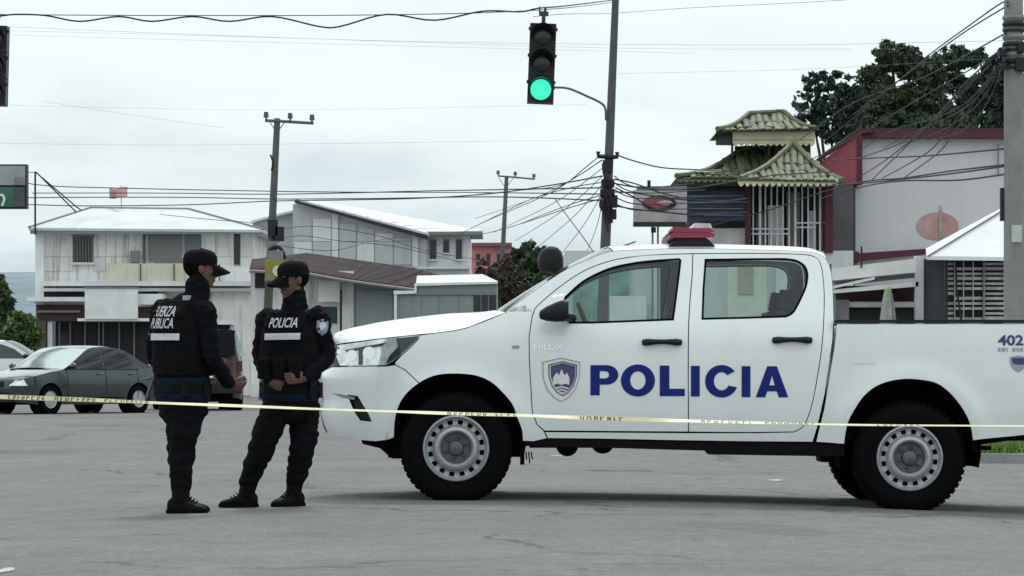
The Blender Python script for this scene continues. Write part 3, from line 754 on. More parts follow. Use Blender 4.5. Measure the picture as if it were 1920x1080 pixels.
# snorkel on the far pillar
sn = MB(); a = P(1030, 500, YN + WID - .1); bq = P(1038, 520, YN + WID - .1); cq = P(938, 582, YN + WID - .12)
L = lambda p, dx=0, dz=0: (p.x - X0 + dx, p.y - YN, p.z + dz)
sn.tube([L(cq, -.05, -.15), L(cq), L(P(985, 551, YN + WID - .1)), L(bq)], [.020, .017, .016, .020], 10)
sn.build('snorkel_pipe', mat('pale_pipe', (.62, .64, .65), rough=.4, var=.1), T, False, True)
hp_ = [(1009, 498), (1009, 484), (1013, 472), (1022, 464.5), (1034, 461.5), (1045, 464), (1053, 472), (1056.5, 484), (1056.5, 503), (1052, 521), (1040, 523), (1040, 514), (1034, 511), (1013, 510)]
hq = [P(x, y, YN + WID - .1) for x, y in hp_]; hc = sum(hq, Vector()) / len(hq)
hd = MB(); hd.loft([[(hc.x + (q.x - hc.x) * k - X0, WID - .1 + dy, hc.z + (q.z - hc.z) * k) for q in hq] for dy, k in ((-.088, .55), (-.082, .8), (-.065, .94), (-.03, 1), (.03, 1), (.065, .94), (.082, .8), (.088, .55))])
ho = hd.build('snorkel_head', black_plastic, T, False, True, None, True, 30)
for k in range(3): MB().b2(hq[0].x - X0 - .004, hq[0].x - X0 + .012, WID - .16, WID - .04, hq[0].z + .012 + .022 * k - .03, hq[0].z + .018 + .022 * k - .03).build('intake_slat', dark_steel, ho, False)
an = MB(); an.tube([L(P(1146, 469, YN + .75)), L(P(1192, 453, YN + .75))], .005, 5); an.build('aerial', black_plastic, T, False)
# ------------------------------------------------------------------ people
skin_m = mat('brown_skin', (.13, .062, .042), rough=.55, var=.1, scale=20)
shirt_m = mat('black_uniform_cloth', (.0055, .006, .008), rough=.95, var=.25, scale=14, bump=.004, bscale=45, spec=.1)
trouser_m = mat('black_trouser_cloth', (.005, .0055, .007), rough=.95, var=.3, scale=10, bump=.006, bscale=30, spec=.1)
vest_m = mat('black_vest_cloth', (.0048, .0048, .0052), rough=.9, var=.2, scale=30, bump=.003, bscale=60, spec=.12)
blue_hem = mat('navy_shirt_hem', (.009, .0125, .030), rough=.9, var=.3, scale=12, spec=.1)
boot_m = mat('black_boot_leather', (.0045, .0045, .005), rough=.6, var=.15, bump=.002, bscale=40, spec=.10)
hair_m = mat('black_hair', (.004, .0035, .0035), rough=.9, var=.2, scale=60, spec=.06)
reflect_m = mat('pale_reflective_band', (.58, .58, .60), rough=.5, var=.12, scale=30)
letter_m = mat('pale_lettering', (.50, .50, .52), rough=.6, var=.2, scale=40)
patch_m = mat('pale_grey_patch', (.26, .30, .38), rough=.7, var=.25, scale=40)
eye_m = mat('eye_white', (.5, .48, .46), rough=.3, var=0)

def remeshed(mb, voxel, smooth_it=4, disp=None):
    me = mb.mesh('tmp'); o = bpy.data.objects.new('tmp', me); COL.objects.link(o)
    r = o.modifiers.new('r', 'REMESH'); r.mode = 'VOXEL'; r.voxel_size = voxel; r.adaptivity = 0
    s = o.modifiers.new('s', 'SMOOTH'); s.iterations = smooth_it; s.factor = .5
    dg = bpy.context.evaluated_depsgraph_get(); m2 = bpy.data.meshes.new_from_object(o.evaluated_get(dg))
    bpy.data.objects.remove(o); bpy.data.meshes.remove(me)
    if disp:
        n = len(m2.vertices); co = np.empty(n * 3); no = np.empty(n * 3)
        m2.vertices.foreach_get('co', co); m2.vertex_normals.foreach_get('vector', no)
        co = co.reshape(-1, 3); no = no.reshape(-1, 3)
        for i in range(n):
            p = co[i]; a = disp(p)
            if a: co[i] = p + no[i] * a
        m2.vertices.foreach_set('co', co.ravel()); m2.update()
    m2.polygons.foreach_set('use_smooth', [True] * len(m2.polygons))
    return m2
def folds(amp, sx=9, sz=22):
    def f(p):
        a = noise.noise(Vector((p[0] * sx, p[1] * sx, p[2] * sz))); b = noise.noise(Vector((p[0] * 30, p[1] * 30, p[2] * 40 + 7)))
        return amp * (abs(a) * 1.6 - .5) + amp * .25 * b
    return f
def limb(mb, pts, rs, n=14):
    pts = catmull(pts, 5); k = (len(pts) - 1) / (len(rs) - 1)
    r2 = [float(np.interp(i, [j * k for j in range(len(rs))], rs)) for i in range(len(pts))]
    return mb.tube(pts, r2, n, True, True)
def torso(mb, secs, n=24):
    "secs: centre, half width, half depth, yaw axis (right, forward)"
    rings = []
    for c, a, b, r, f in secs:
        ring = []
        for j in range(n):
            t = 2 * PI * j / n; cx, sx = math.cos(t), math.sin(t)
            e = .8
            x = math.copysign(abs(cx) ** e, cx) * a; y = math.copysign(abs(sx) ** e, sx) * b
            ring.append(c + r * x + f * y)
        rings.append(ring)
    return mb.loft(rings)
def hand_mb(mb, wrist, dirv, palm_n, side, curl=.5, sc=1.0):
    "palm with four fingers and a thumb; dirv = towards the fingertips, palm_n = out of the palm, side = towards the thumb"
    d = dirv.normalized(); nrm = (palm_n - d * palm_n.dot(d)).normalized(); s = d.cross(nrm); 
    if s.dot(side) < 0: s = -s
    rings = []
    for t, w_, h_ in ((-.01, .026, .021), (.02, .034, .017), (.055, .041, .016), (.085, .040, .013)):
        rings.append([wrist + d * t * sc + (s * math.cos(a) * w_ + nrm * math.sin(a) * h_) * sc for a in np.linspace(0, 2 * PI, 15)[:-1]])
    mb.loft(rings)
    for k, (off, L, r) in enumerate(((.030, .072, .0088), (.010, .080, .0092), (-.010, .075, .0088), (-.030, .060, .0078))):
        p = wrist + (d * .078 + s * off) * sc; pts = [p]; a = 0; c = curl * (1 + .12 * k)
        for seg, fr in enumerate((.45, .32, .27)):
            a += c * (.7 if seg == 0 else 1.0); p = p + (d * math.cos(a) + nrm * math.sin(a)) * L * fr * sc; pts.append(p)
        mb.tube(pts, [r * sc, r * .95 * sc, r * .88 * sc, r * .7 * sc], 8, True, True)
    p = wrist + (d * .022 + s * .028) * sc
    mb.tube([p, p + (d * .024 + s * .022 + nrm * .008) * sc, p + (d * .05 + s * .028 + nrm * .022) * sc, p + (d * .07 + s * .02 + nrm * .034) * sc], [.0125 * sc, .012 * sc, .010 * sc, .0075 * sc], 8, True, True)
def head_mb(mb, c, f, r, u, sc=1.0):
    "c = centre of the head; f forward, r right, u up"
    M = Matrix((r, f, u)).transposed()
    V = lambda x, y, z: c + (r * x + f * y + u * z) * sc
    mb.ell(V(0, -.012, .03), .076 * sc, .097 * sc, .092 * sc, M, 20, 14)
    rings = []
    for z, w_, y0, y1 in ((.05, .070, -.06, .088), (.02, .071, -.07, .092), (-.02, .068, -.06, .089), (-.055, .060, -.03, .088), (-.085, .046, .0, .088), (-.108, .028, .03, .086)):
        rings.append([V(math.cos(a) * w_, (y0 + y1) / 2 + math.sin(a) * (y1 - y0) / 2, z) for a in np.linspace(0, 2 * PI, 21)[:-1]])
    mb.loft(rings)
    mb.tube([V(0, .088, .035), V(0, .104, .005), V(0, .116, -.022), V(0, .098, -.034)], [.009 * sc, .011 * sc, .0145 * sc, .010 * sc], 10, True, True)   # nose
    for s in (-1, 1):
        mb.ell(V(.014 * s, .100, -.026), .009 * sc, .010 * sc, .007 * sc, M)
        mb.ell(V(.032 * s, .080, .036), .024 * sc, .012 * sc, .009 * sc, M)        # brow
        mb.ell(V(.042 * s, .068, -.012), .022 * sc, .018 * sc, .016 * sc, M)       # cheek
        mb.ell(V(.076 * s, -.008, -.002), .007 * sc, .020 * sc, .032 * sc, M)      # ear
        mb.ell(V(.079 * s, -.013, .006), .007 * sc, .017 * sc, .02 * sc, M)
    mb.ell(V(0, .090, -.056), .024 * sc, .011 * sc, .007 * sc, M); mb.ell(V(0, .088, -.068), .021 * sc, .011 * sc, .007 * sc, M)  # lips
    mb.ell(V(0, .078, -.098), .022 * sc, .017 * sc, .015 * sc, M)                  # chin

def officer(label, base, pelvis, chest, neck, head_c, fwd, hfwd, hpitch, legs, arms, rear_text, foot_dirs, h=1.0):
    root = thing('person', label, 'person', base)
    f = Vector(fwd).normalized(); r = Vector((f.y, -f.x, 0)); Z = Vector((0, 0, 1))
    hf = Vector(hfwd).normalized(); hr = Vector((hf.y, -hf.x, 0)); hu = Z.copy()
    Rp = Matrix.Rotation(-hpitch, 3, hr); hf = Rp @ hf; hu = Rp @ hu
    up = (chest - pelvis); L = up.length; up.normalize()
    at = lambda t, y=0: pelvis + up * (L * t) + f * y
    # the body, one skin
    body = MB()
    torso(body, [(at(-.25), .12, .09, r, f), (at(0), .155, .10, r, f), (at(.45), .135, .095, r, f), (at(.9), .155, .105, r, f), (at(1.3), .14, .08, r, f), (at(1.42), .06, .06, r, f)])
    limb(body, [chest + up * .06, neck, head_c - hu * .06], [.05, .060, .06])
    head_mb(body, head_c, hf, hr, hu, .98)
    for (hip, knee, ankle) in legs: limb(body, [hip, knee, ankle], [.075, .05, .035])
    for s, (sh, el, wr, hd, pn, th, curl) in arms.items():
        limb(body, [sh, el, wr], [.045, .036, .026]); hand_mb(body, wr, hd, pn, th, curl, 1.02)
    bme = remeshed(body, .0055, 2)
    bo = put('body', bme, skin_m, root); bme.transform(Matrix.Translation(-Vector(base)))
    V = lambda x, y, z: head_c + hr * x + hf * y + hu * z
    # hair under the cap, eyes
    hm = MB(); hM = Matrix((hr, hf, hu)).transposed(); hm.ell(V(0, -.026, .022), .081, .092, .086, hM, 20, 12); hm.build('hair', hair_m, root, True, True)
    for s in (-1, 1):
        e = MB().ell(V(.031 * s, .080, .014), .012, .009, .007, hM, 10, 6).build('eye', eye_m, root, True, True)
        MB().ell(V(.031 * s, .0865, .014), .0055, .004, .0055, hM, 8, 6).build('pupil', hair_m, e, True, True)
    # cap
    cm = MB(); rings = []
    for z, a, b in ((.028, .090, .109), (.055, .091, .110), (.085, .087, .105), (.110, .071, .086), (.123, .044, .055), (.128, .004, .005)):
        rings.append([V(math.cos(t) * a, -.012 + math.sin(t) * b, z + .004 * math.sin(t)) for t in np.linspace(0, 2 * PI, 25)[:-1]])
    cm.loft(rings); cap_o = cm.build('cap', vest_m, root, True, True)
    bl = MB(); top = []; bot = []
    na, nr = 12, 5
    grid = []
    for i in range(nr + 1):
        q = i / nr; row = []
        for j in range(na + 1):
            a = -1 + 2 * j / na
            x = .074 * a * (1 - .12 * q); y = .075 * math.sqrt(max(0, 1 - (a * .85) ** 2)) + .028 + q * .085 * math.sqrt(max(0.0, 1 - abs(a) ** 2.4))
            row.append((x, y, .040 - .034 * q - .028 * a * a * (.3 + q)))
        grid.append(row)
    bl.add([V(*p) for row in grid for p in row] + [V(p[0], p[1], p[2] - .006) for row in grid for p in row], [])
    m_ = (nr + 1) * (na + 1); w1 = na + 1
    for i in range(nr):
        for j in range(na):
            a = i * w1 + j; bl.f.append((a, a + 1, a + w1 + 1, a + w1)); bl.f.append((m_ + a, m_ + a + w1, m_ + a + w1 + 1, m_ + a + 1))
    for j in range(na): a = nr * w1 + j; bl.f.append((a, a + 1, m_ + a + 1, m_ + a))
    bl.build('peak', vest_m, cap_o, True, True)
    MB().ell(V(0, -.012, .129), .009, .009, .006, hM, 8, 6).build('button', vest_m, cap_o, True, True)
    # shirt: trunk and sleeves
    sm = MB()
    torso(sm, [(at(-.3), .180, .128, r, f), (at(0), .188, .135, r, f), (at(.3), .18, .13, r, f), (at(.6), .178, .128, r, f), (at(.95), .192, .13, r, f), (at(1.2), .195, .112, r, f), (at(1.36), .155, .092, r, f), (at(1.46), .10, .085, r, f)])
    limb(sm, [chest + up * .10, neck - up * .05, neck + (head_c - neck) * .32], [.10, .086, .076])
    for s, (sh, el, wr, hd, pn, th, curl) in arms.items():
        sgn = 1 if s == 'R' else -1
        limb(sm, [chest + up * .05 + r * sgn * .10, sh - up * .012, sh.lerp(el, .4), el, el.lerp(wr, .5), el.lerp(wr, .93)], [.070, .070, .064, .057, .052, .045])
    sme = remeshed(sm, .009, 5, folds(.011)); sme.transform(Matrix.Translation(-Vector(base)))
    so = put('shirt', sme, shirt_m, root)
    # the blue hem showing below the vest
    hmz = MB(); torso(hmz, [(at(-.34), .184, .134, r, f), (at(-.25), .192, .140, r, f), (at(.0), .194, .141, r, f), (at(.12), .188, .136, r, f)])
    hme = remeshed(hmz, .009, 3, folds(.008)); hme.transform(Matrix.Translation(-Vector(base))); put('shirt_hem', hme, blue_hem, root)
    # vest over the trunk
    vm = MB()
    torso(vm, [(at(.12), .196, .15, r, f), (at(.3), .205, .162, r, f), (at(.7), .203, .165, r, f), (at(1.0), .198, .162, r, f), (at(1.2), .175, .14, r, f), (at(1.34), .14, .11, r, f)])
    for sg in (-1, 1): vm.tube([at(1.15, .11) + r * sg * .11, at(1.40, .06) + r * sg * .115, at(1.43, -.02) + r * sg * .115, at(1.2, -.12) + r * sg * .11], .034, 10, True, True)
    for k in range(3):   # pouches on the front
        c = at(.33, .165) + r * (-.11 + .11 * k); MMM = Matrix((r, f, up)).transposed(); vm.box(c, (.085, .05, .13), MMM)
    vme = remeshed(vm, .008, 4, folds(.005, 14, 20)); vme.transform(Matrix.Translation(-Vector(base))); vo = put('vest', vme, vest_m, root)
    # belt
    bt = MB(); torso(bt, [(at(-.16), .196, .146, r, f), (at(-.02), .198, .148, r, f)])
    bo_ = bt.build('belt', boot_m, root, True, True)
    MM = Matrix((r, f, Z)).transposed()
    for x, y, sx in ((.178, .02, .05), (.15, -.10, .06), (-.16, .07, .06), (-.172, -.05, .05)): MB().box(at(-.1) + r * x + f * y, (sx, .05, .10), MM).build('belt_pouch', boot_m, bo_, True)
    # trousers
    tm = MB(); torso(tm, [(at(.05), .165, .118, r, f), (at(-.3), .178, .128, r, f), (at(-.55), .165, .125, r, f), (at(-.75), .10, .10, r, f)])
    for (hip, knee, ankle) in legs:
        limb(tm, [hip, hip.lerp(knee, .5), knee, knee.lerp(ankle, .45), knee.lerp(ankle, .86)], [.107, .098, .083, .076, .062])
        kd = (knee - hip).normalized(); pk = hip.lerp(knee, .62) 
        tm.ell(pk + r * (.05 if (hip - pelvis).dot(r) > 0 else -.05), .06, .07, .08)
    tme = remeshed(tm, .010, 5, folds(.014, 8, 16)); tme.transform(Matrix.Translation(-Vector(base))); put('trousers', tme, trouser_m, root)
    # boots
    for (hip, knee, ankle), fd in zip(legs, foot_dirs):
        fd = Vector(fd).normalized(); fr = Vector((fd.y, -fd.x, 0)); zb = gz(ankle.x, ankle.y) + .001
        g = Vector((ankle.x, ankle.y, zb)); bm_ = MB()
        bm_.tube([ankle + (knee - ankle).normalized() * .17, ankle + (knee - ankle).normalized() * .06, g + Z * .07], [.056, .054, .052], 14)
        rings = []
        for t, w_, hgt in ((-.078, .028, .07), (-.065, .038, .09), (-.02, .043, .105), (.04, .043, .085), (.10, .045, .060), (.145, .040, .047), (.172, .025, .034)):
            rings.append([g + fd * t + fr * math.cos(a) * w_ + Z * max(.004, (hgt / 2 + math.copysign(abs(math.sin(a)) ** .6, math.sin(a)) * hgt / 2)) for a in np.linspace(0, 2 * PI, 17)[:-1]])
        bm_.loft(rings)
        bme_ = remeshed(bm_, .007, 4); bme_.transform(Matrix.Translation(-Vector(base))); bt_ = put('boot', bme_, boot_m, root)
        sl2 = MB(); pr = [(-.084, .027), (-.065, .041), (0, .042), (.055, .045), (.11, .048), (.15, .041), (.177, .018)]
        ring = [g + fd * t + fr * w_ for t, w_ in pr] + [g + fd * t - fr * w_ for t, w_ in pr[::-1]]
        sl2.loft([ring, [q + Z * .022 for q in ring]]); sl2.build('sole', black_rubber, bt_, True)
        lc = MB()
        for k in range(4): lc.tube([g + fd * (.035 + .018 * k) + fr * .03 + Z * (.095 - .013 * k), g + fd * (.045 + .018 * k) + Z * (.108 - .013 * k), g + fd * (.035 + .018 * k) - fr * .03 + Z * (.095 - .013 * k)], .004, 5)
        tag(lc.build('laces', black_rubber, bt_, True), kind='stuff')
    # lettering and bands carried on the vest
    bmv = bmesh.new(); bmv.from_mesh(vme); bvh = BVHTree.FromBMesh(bmv); bms = bmesh.new(); bms.from_mesh(sme); bvs = BVHTree.FromBMesh(bms)
    def cast(tree, p, d, off):
        p = Vector(p) - Vector(base); hit = tree.ray_cast(p + d * -.6, d)
        return (hit[0] - d * off + Vector(base)) if hit[0] is not None else (p + Vector(base) - d * .17)
    def on_vest(v2, fs, ctr, name, m, face, off, tree=bvh):
        d = -face; rr = Vector((face.y, -face.x, 0)) * -1
        mb = MB(); mb.add([cast(tree, ctr + rr * a + up * b, d, off) for a, b in v2], fs)
        return mb.build(name, m, vo, True, False, None, False)
    face = -f if rear_text else f
    secs = [(.12, .196, .15), (.3, .205, .162), (.7, .203, .165), (1.0, .198, .162), (1.2, .175, .14), (1.34, .14, .11)]
    def on_trunk(v2, fs, ctr, name, m):
        rr = r * (-1 if not rear_text else 1); mb = MB(); vs = []
        for a, b in v2:
            p = ctr + rr * a + up * b; t = (p - pelvis).dot(up) / L; x = (p - pelvis).dot(r)
            A_ = float(np.interp(t, [q[0] for q in secs], [q[1] for q in secs])); B_ = float(np.interp(t, [q[0] for q in secs], [q[2] for q in secs]))
            y = B_ * max(0.0, 1 - min(1, abs(x) / A_) ** 2.5) ** .4
            vs.append(pelvis + up * (L * t) + r * x + face * (y + .020))
        mb.add(vs, fs); return mb.build(name, m, vo, True, False, None, False)
    lines = rear_text or ['POLICIA']
    for k, s_ in enumerate(lines):
        v, fs, wd = text2d(s_, .018); hh = .066; W = ((.195 if k == 0 else .215) if rear_text else .20)
        v2 = [((a / wd - .5) * W, b * hh) for a, b in v]
        on_trunk(v2, fs, at(1.0) - up * (.075 * k - (.06 if rear_text else .045)) + r * (0.0 if rear_text else -.01), 'vest_lettering', letter_m)
    gx, gz_ = 16, 3
    v2 = [((i / gx - .5) * .25, (j / gz_ - .5) * .042) for j in range(gz_ + 1) for i in range(gx + 1)]
    fs = [(j * (gx + 1) + i, j * (gx + 1) + i + 1, (j + 1) * (gx + 1) + i + 1, (j + 1) * (gx + 1) + i) for j in range(gz_) for i in range(gx)]
    on_trunk(v2, fs, at(1.0) - up * (.075 * (len(lines) - 1) - .008 if rear_text else .012) + r * (.02 if rear_text else -.01), 'reflective_band', reflect_m)
    if not rear_text:   # shield patch on the sleeve turned to the camera
        sh, el = arms['L'][0], arms['L'][1]; c = sh.lerp(el, .30); cf = Vector((.25, -1, 0)).normalized(); d = -cf; rr = Vector((1, .25, 0)).normalized()
        pts = [(-.038, .04), (0, .052), (.038, .04), (.04, 0), (.028, -.035), (0, -.056), (-.028, -.035), (-.04, 0)]
        q = MB(); q.add([cast(bvs, c + rr * a + Z * b, d, .004) for a, b in pts] + [cast(bvs, c, d, .004)], [(i, (i + 1) % 8, 8) for i in range(8)]); q.build('sleeve_patch', patch_m, root, True, False, None, False)
        q = MB(); q.add([cast(bvs, c + rr * a * .55 + Z * (b * .55 + .004), d, .006) for a, b in pts] + [cast(bvs, c, d, .006)], [(i, (i + 1) % 8, 8) for i in range(8)]); q.build('sleeve_patch', white_print, root, True, False, None, False)
    else:
        q = MB().box(at(1.40, -.05) + r * .10 + Z * .035, (.045, .03, .03), MM); q.build('shoulder_radio_mic', grey_print, root, True)
    bmv.free(); bms.free()
    return root

# left man: back three-quarters to the camera, facing right and away
YA = 20.36; Q = lambda px, py, dy=0.0: P(px, py, YA + dy)
fa = (math.cos(math.radians(47)), math.sin(math.radians(47)), 0)
gA = P(350, 960, YA).z
officer('man in black police uniform and cap seen from behind, vest lettered FUERZA PUBLICA', (P(345, 960, YA).x, YA, gA),
        Q(343, 718), Q(342, 612), Q(368, 545, .03), Q(377, 505, .05), fa, (math.cos(.22), math.sin(.22), 0), .12,
        [(Q(352, 762, -.05), Q(341, 848, -.06), Q(337, 925, -.06)), (Q(342, 760, .09), Q(338, 846, .10), Q(341, 923, .12))],
        {'R': (Q(385, 578, -.13), Q(398, 668, -.16), Q(430, 722, .02), Vector((.75, .35, -.1)), Vector((-.3, .6, .5)), Vector((0, .1, 1)), .75),
         'L': (Q(303, 576, .10), Q(290, 668, .12), Q(368, 718, .34), Vector((.9, .2, -.05)), Vector((0, -.8, .3)), Vector((0, 0, 1)), .7)},
        ['FUERZA', 'PUBLICA'], [(1, -.05, 0), (1, .25, 0)])
# right man: front three-quarters, facing left
YB = 21.1; Q = lambda px, py, dy=0.0: P(px, py, YB + dy)
fb = (-math.cos(math.radians(68)), -math.sin(math.radians(68)), 0)
gB = P(500, 949, YB).z
officer('man in black police uniform facing left, POLICIA on chest, pale shield patch on sleeve', (P(510, 949, YB).x, YB, gB),
        Q(545, 722), Q(546, 628), Q(553, 560, 0), Q(549, 526, -.02), fb, (-math.cos(.55), -math.sin(.55), 0), .17,
        [(Q(520, 762, -.02), Q(487, 848, -.06), Q(461, 917, -.04)), (Q(572, 765, .06), Q(566, 846, .0), Q(550, 917, .03))],
        {'L': (Q(596, 590, -.06), Q(614, 668, -.02), Q(572, 708, -.20), Vector((-.9, -.1, -.05)), Vector((.1, .8, 0)), Vector((0, 0, 1)), .5),
         'R': (Q(499, 592, .08), Q(489, 668, .06), Q(507, 716, -.12), Vector((.75, -.1, -.25)), Vector((.2, .9, 0)), Vector((0, 0, 1)), .55)},
        None, [(-1, -.1, 0), (-.72, -.7, 0)])
# small pale thing held out by the left man
hp = P(448, 716, YA + .1); nb = MB(); nb.box((0, 0, 0), (.105, .012, .034), Matrix.Rotation(.5, 3, 'Y').transposed())
o = nb.solo('notebook', mat('pale_grey_cover', (.22, .22, .22), rough=.6, var=.2), 'small grey notebook held out in the hand of the left officer', 'notebook', (0, 0, 0)); o.location = hp
q0, q1 = P(293, 692, YA + .02), P(275, 747, YA + .02); bb = MB(); bb.tube([q0 - q1, (0, 0, 0)], [.011, .011], 10, True, True); bb.tube([(q0 - q1) * .72, (q0 - q1) * .72 + Vector((-.045, 0, -.012))], .010, 8, True, True)
o = bb.solo('baton', mat('grey_baton', (.09, .09, .095), rough=.4, var=.1), 'thin grey baton hanging at the left hip of the officer seen from behind', 'baton', (0, 0, 0), smooth=True); o.location = q1
# ------------------------------------------------------------------ background helpers
def GP(px, Y): return Vector(((px - 960.0) / F * Y, Y, gz((px - 960.0) / F * Y, Y)))
def fbox(mb, x0, y0, x1, y1, Y, dep):
    a, b = P(x0, y1, Y), P(x1, y0, Y)
    return mb.b2(a.x, b.x, Y, Y + dep, a.z, b.z)
def part(root, name, m, x0, y0, x1, y1, Y, dep, label=None):
    return fbox(MB(), x0, y0, x1, y1, Y, dep).build(name, m, root, True, False, label)
def ground_py(Y): return HOR + CAMH * F / Y
def prism(mb, pts, Y, dep):
    n = len(pts); a = [P(x, y, Y) for x, y in pts]; b = [q + Vector((0, dep, 0)) for q in a]
    return mb.add(a + b, [tuple(range(n)), tuple(range(2 * n - 1, n - 1, -1))] + [(i, n + i, n + (i + 1) % n, (i + 1) % n) for i in range(n)])

wall_white = mat('stained_white_render', (.76, .755, .73), rough=.85, var=.14, scale=.8, streak=.85, dirt=(.20, .185, .155), bump=.01, bscale=4)
wall_cream = mat('stained_cream_render', (.62, .61, .48), rough=.85, var=.12, scale=.9, streak=.4, dirt=(.2, .19, .12))
wall_grey = mat('grey_render', (.48, .50, .505), rough=.85, var=.07, scale=.7, streak=.18, dirt=(.17, .18, .18))
wall_palegrey = mat('pale_grey_render', (.66, .675, .675), rough=.85, var=.08, scale=.6, streak=.2, dirt=(.22, .23, .23))
wall_green = mat('grey_green_render', (.30, .355, .345), rough=.85, var=.12, scale=.8, streak=.2)
wall_pink = mat('pink_render', (.55, .22, .24), rough=.85, var=.16, scale=1.0, streak=.3, dirt=(.3, .17, .17))
roof_white = mat('pale_metal_roof', (.62, .66, .66), rough=.5, var=.12, scale=.7, streak=.2, dirt=(.42, .42, .4))
roof_brown = mat('dull_brown_roof', (.056, .042, .045), rough=.95, var=.22, scale=1.2, spec=.15)
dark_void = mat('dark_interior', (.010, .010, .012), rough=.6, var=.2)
dark_brown = mat('dark_maroon_board', (.05, .022, .024), rough=.7, var=.2)
frame_grey = mat('grey_frame', (.20, .21, .21), rough=.6, var=.1)
white_board = mat('white_sign_board', (.78, .79, .78), rough=.6, var=.1, scale=2)
win_dark = mat('dark_window_glass', (.02, .024, .026), rough=.08, var=.1)
conc = mat('weathered_concrete', (.26, .26, .255), rough=.9, var=.16, scale=3, streak=.25, bump=.004, bscale=30)
pole_dark = mat('dark_grey_pole', (.10, .105, .11), rough=.75, var=.15, scale=4)
wire_m = mat('black_cable', (.012, .013, .014), rough=.7, var=0)
wire_pale = mat('grey_cable', (.14, .15, .15), rough=.7, var=0)
maroon = mat('maroon_paint', (.085, .012, .026), rough=.6, var=.12, scale=3)
red_wall = mat('faded_red_render', (.34, .085, .11), rough=.85, var=.2, scale=.9, streak=.35, dirt=(.14, .04, .05))
grille_white = mat('white_ironwork', (.66, .67, .67), rough=.5, var=.12)
tile_m = mat('green_roof_tile', (.105, .128, .066), rough=.65, var=.4, scale=5, objrand=.38)
tile_under = mat('dark_green_roof', (.075, .09, .05), rough=.8, var=.25, scale=3)
cream = mat('cream_fascia', (.68, .65, .42), rough=.7, var=.12)

# ------------------------------------------------------------------ far hills
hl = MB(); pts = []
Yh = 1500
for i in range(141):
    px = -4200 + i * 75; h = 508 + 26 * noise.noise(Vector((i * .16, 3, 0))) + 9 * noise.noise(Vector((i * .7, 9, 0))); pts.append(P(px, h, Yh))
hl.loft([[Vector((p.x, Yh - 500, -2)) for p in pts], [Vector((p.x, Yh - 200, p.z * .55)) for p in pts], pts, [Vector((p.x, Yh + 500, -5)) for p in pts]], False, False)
tag(hl.build('hills', mat('haze_blue_hills', (.16, .22, .25), rough=.95, var=.3, scale=.02), None, True, True), kind='structure')  # distant haze is put into the pale blue hill colour

# ------------------------------------------------------------------ stained two storey house on the left
Y = 128
H = thing('house', 'stained white two storey house with a pale hipped metal roof, at left', 'house', GP(275, Y))
gp = ground_py(Y)
part(H, 'wall', wall_white, 80, 432, 474, gp + 2, Y, 8)
part(H, 'pilaster', mat('clean_white_render', (.8, .8, .8), rough=.8, var=.08), 66, 432, 82, gp + 2, Y - .25, .6)
# wall boards: big fibre cement sheets with open joints
random.seed(3)
for (xa, xb) in ((83, 106), (107, 136), (176, 198), (199, 240), (241, 277), (343.5, 345), (377, 404), (405, 438), (451, 472)):
    for (ya, yb) in ((438, 481), (482, 508)):
        if xb - xa > 4: part(H, 'wall_panel', [wall_white, wall_palegrey, wall_white][random.randrange(3)], xa, ya, xb, yb, Y - .05 - .012 * random.random(), .06)
part(H, 'lower_band', wall_cream, 200, 494, 345, 529, Y - .5, .5)
a = part(H, 'window', win_dark, 137, 444, 174, 492, Y - .03, .05)
for k in range(7): part(a, 'window_bar', frame_grey, 138 + k * 5.6, 444, 139.6 + k * 5.6, 492, Y - .12, .04)
part(a, 'window_frame', frame_grey, 134, 441, 177, 444, Y - .12, .1); part(a, 'window_sill', wall_palegrey, 133, 492, 178, 496, Y - .2, .2)
part(H, 'shutter', mat('grey_blind', (.20, .21, .205), rough=.7, var=.05), 279, 440, 341, 489, Y - .12, .1)
part(H, 'shutter', mat('blue_grey_blind', (.155, .19, .215), rough=.7, var=.08), 346, 440, 376, 477, Y - .10, .1, 'blue grey blind')
part(H, 'shutter', mat('olive_blind', (.23, .23, .19), rough=.7, var=.1), 290, 489, 341, 512, Y - .10, .1)
part(H, 'slit_window', win_dark, 439, 438, 450, 496, Y - .06, .08)
part(H, 'drain_pipe', pole_dark, 268, 436, 272.5, 494, Y - .25, .1)
part(H, 'meter_box', frame_grey, 244, 470, 260, 492, Y - .3, .25)
for x in (262, 325, 410): part(H, 'conduit', pole_dark, x, 495, x + 2.5, 530, Y - .6, .06)
# roof
def hip(root, e0, e1, r0, r1, Yf, dep, over, name, m, fascia, fm):
    "e0,e1 eave ends (px) on the front plane; r0,r1 ridge ends (px) half way back"
    A, B = P(*e0, Yf - over), P(*e1, Yf - over); Yr = Yf + dep / 2; R0, R1 = P(*r0, Yr), P(*r1, Yr)
    Cb, Db = Vector((B.x, Yf + dep + over, B.z)), Vector((A.x, Yf + dep + over, A.z))
    mb = MB(); mb.add([A, B, Cb, Db, R0, R1], [(0, 1, 5, 4), (1, 2, 5), (2, 3, 4, 5), (3, 0, 4)])
    lo = [q - Vector((0, 0, .1)) for q in (A, B, Cb, Db)]; mb.add([A, B, Cb, Db] + lo, [(0, 4, 5, 1), (1, 5, 6, 2), (2, 6, 7, 3), (3, 7, 4, 0), (4, 7, 6, 5)])
    o = mb.build(name, m, root)
    f = MB().b2(A.x + .05, B.x - .05, A.y + .02, A.y + .14, A.z - .1 - fascia, A.z - .1); f.build('fascia', fm, o)
    return o
rf = hip(H, (54, 427), (494, 431), (170, 390), (352, 392), Y, 8, .9, 'roof', mat('dulled_metal_roof', (.52, .56, .56), rough=.55, var=.14, scale=.6, streak=.25, dirt=(.36, .36, .33)), .14, frame_grey)
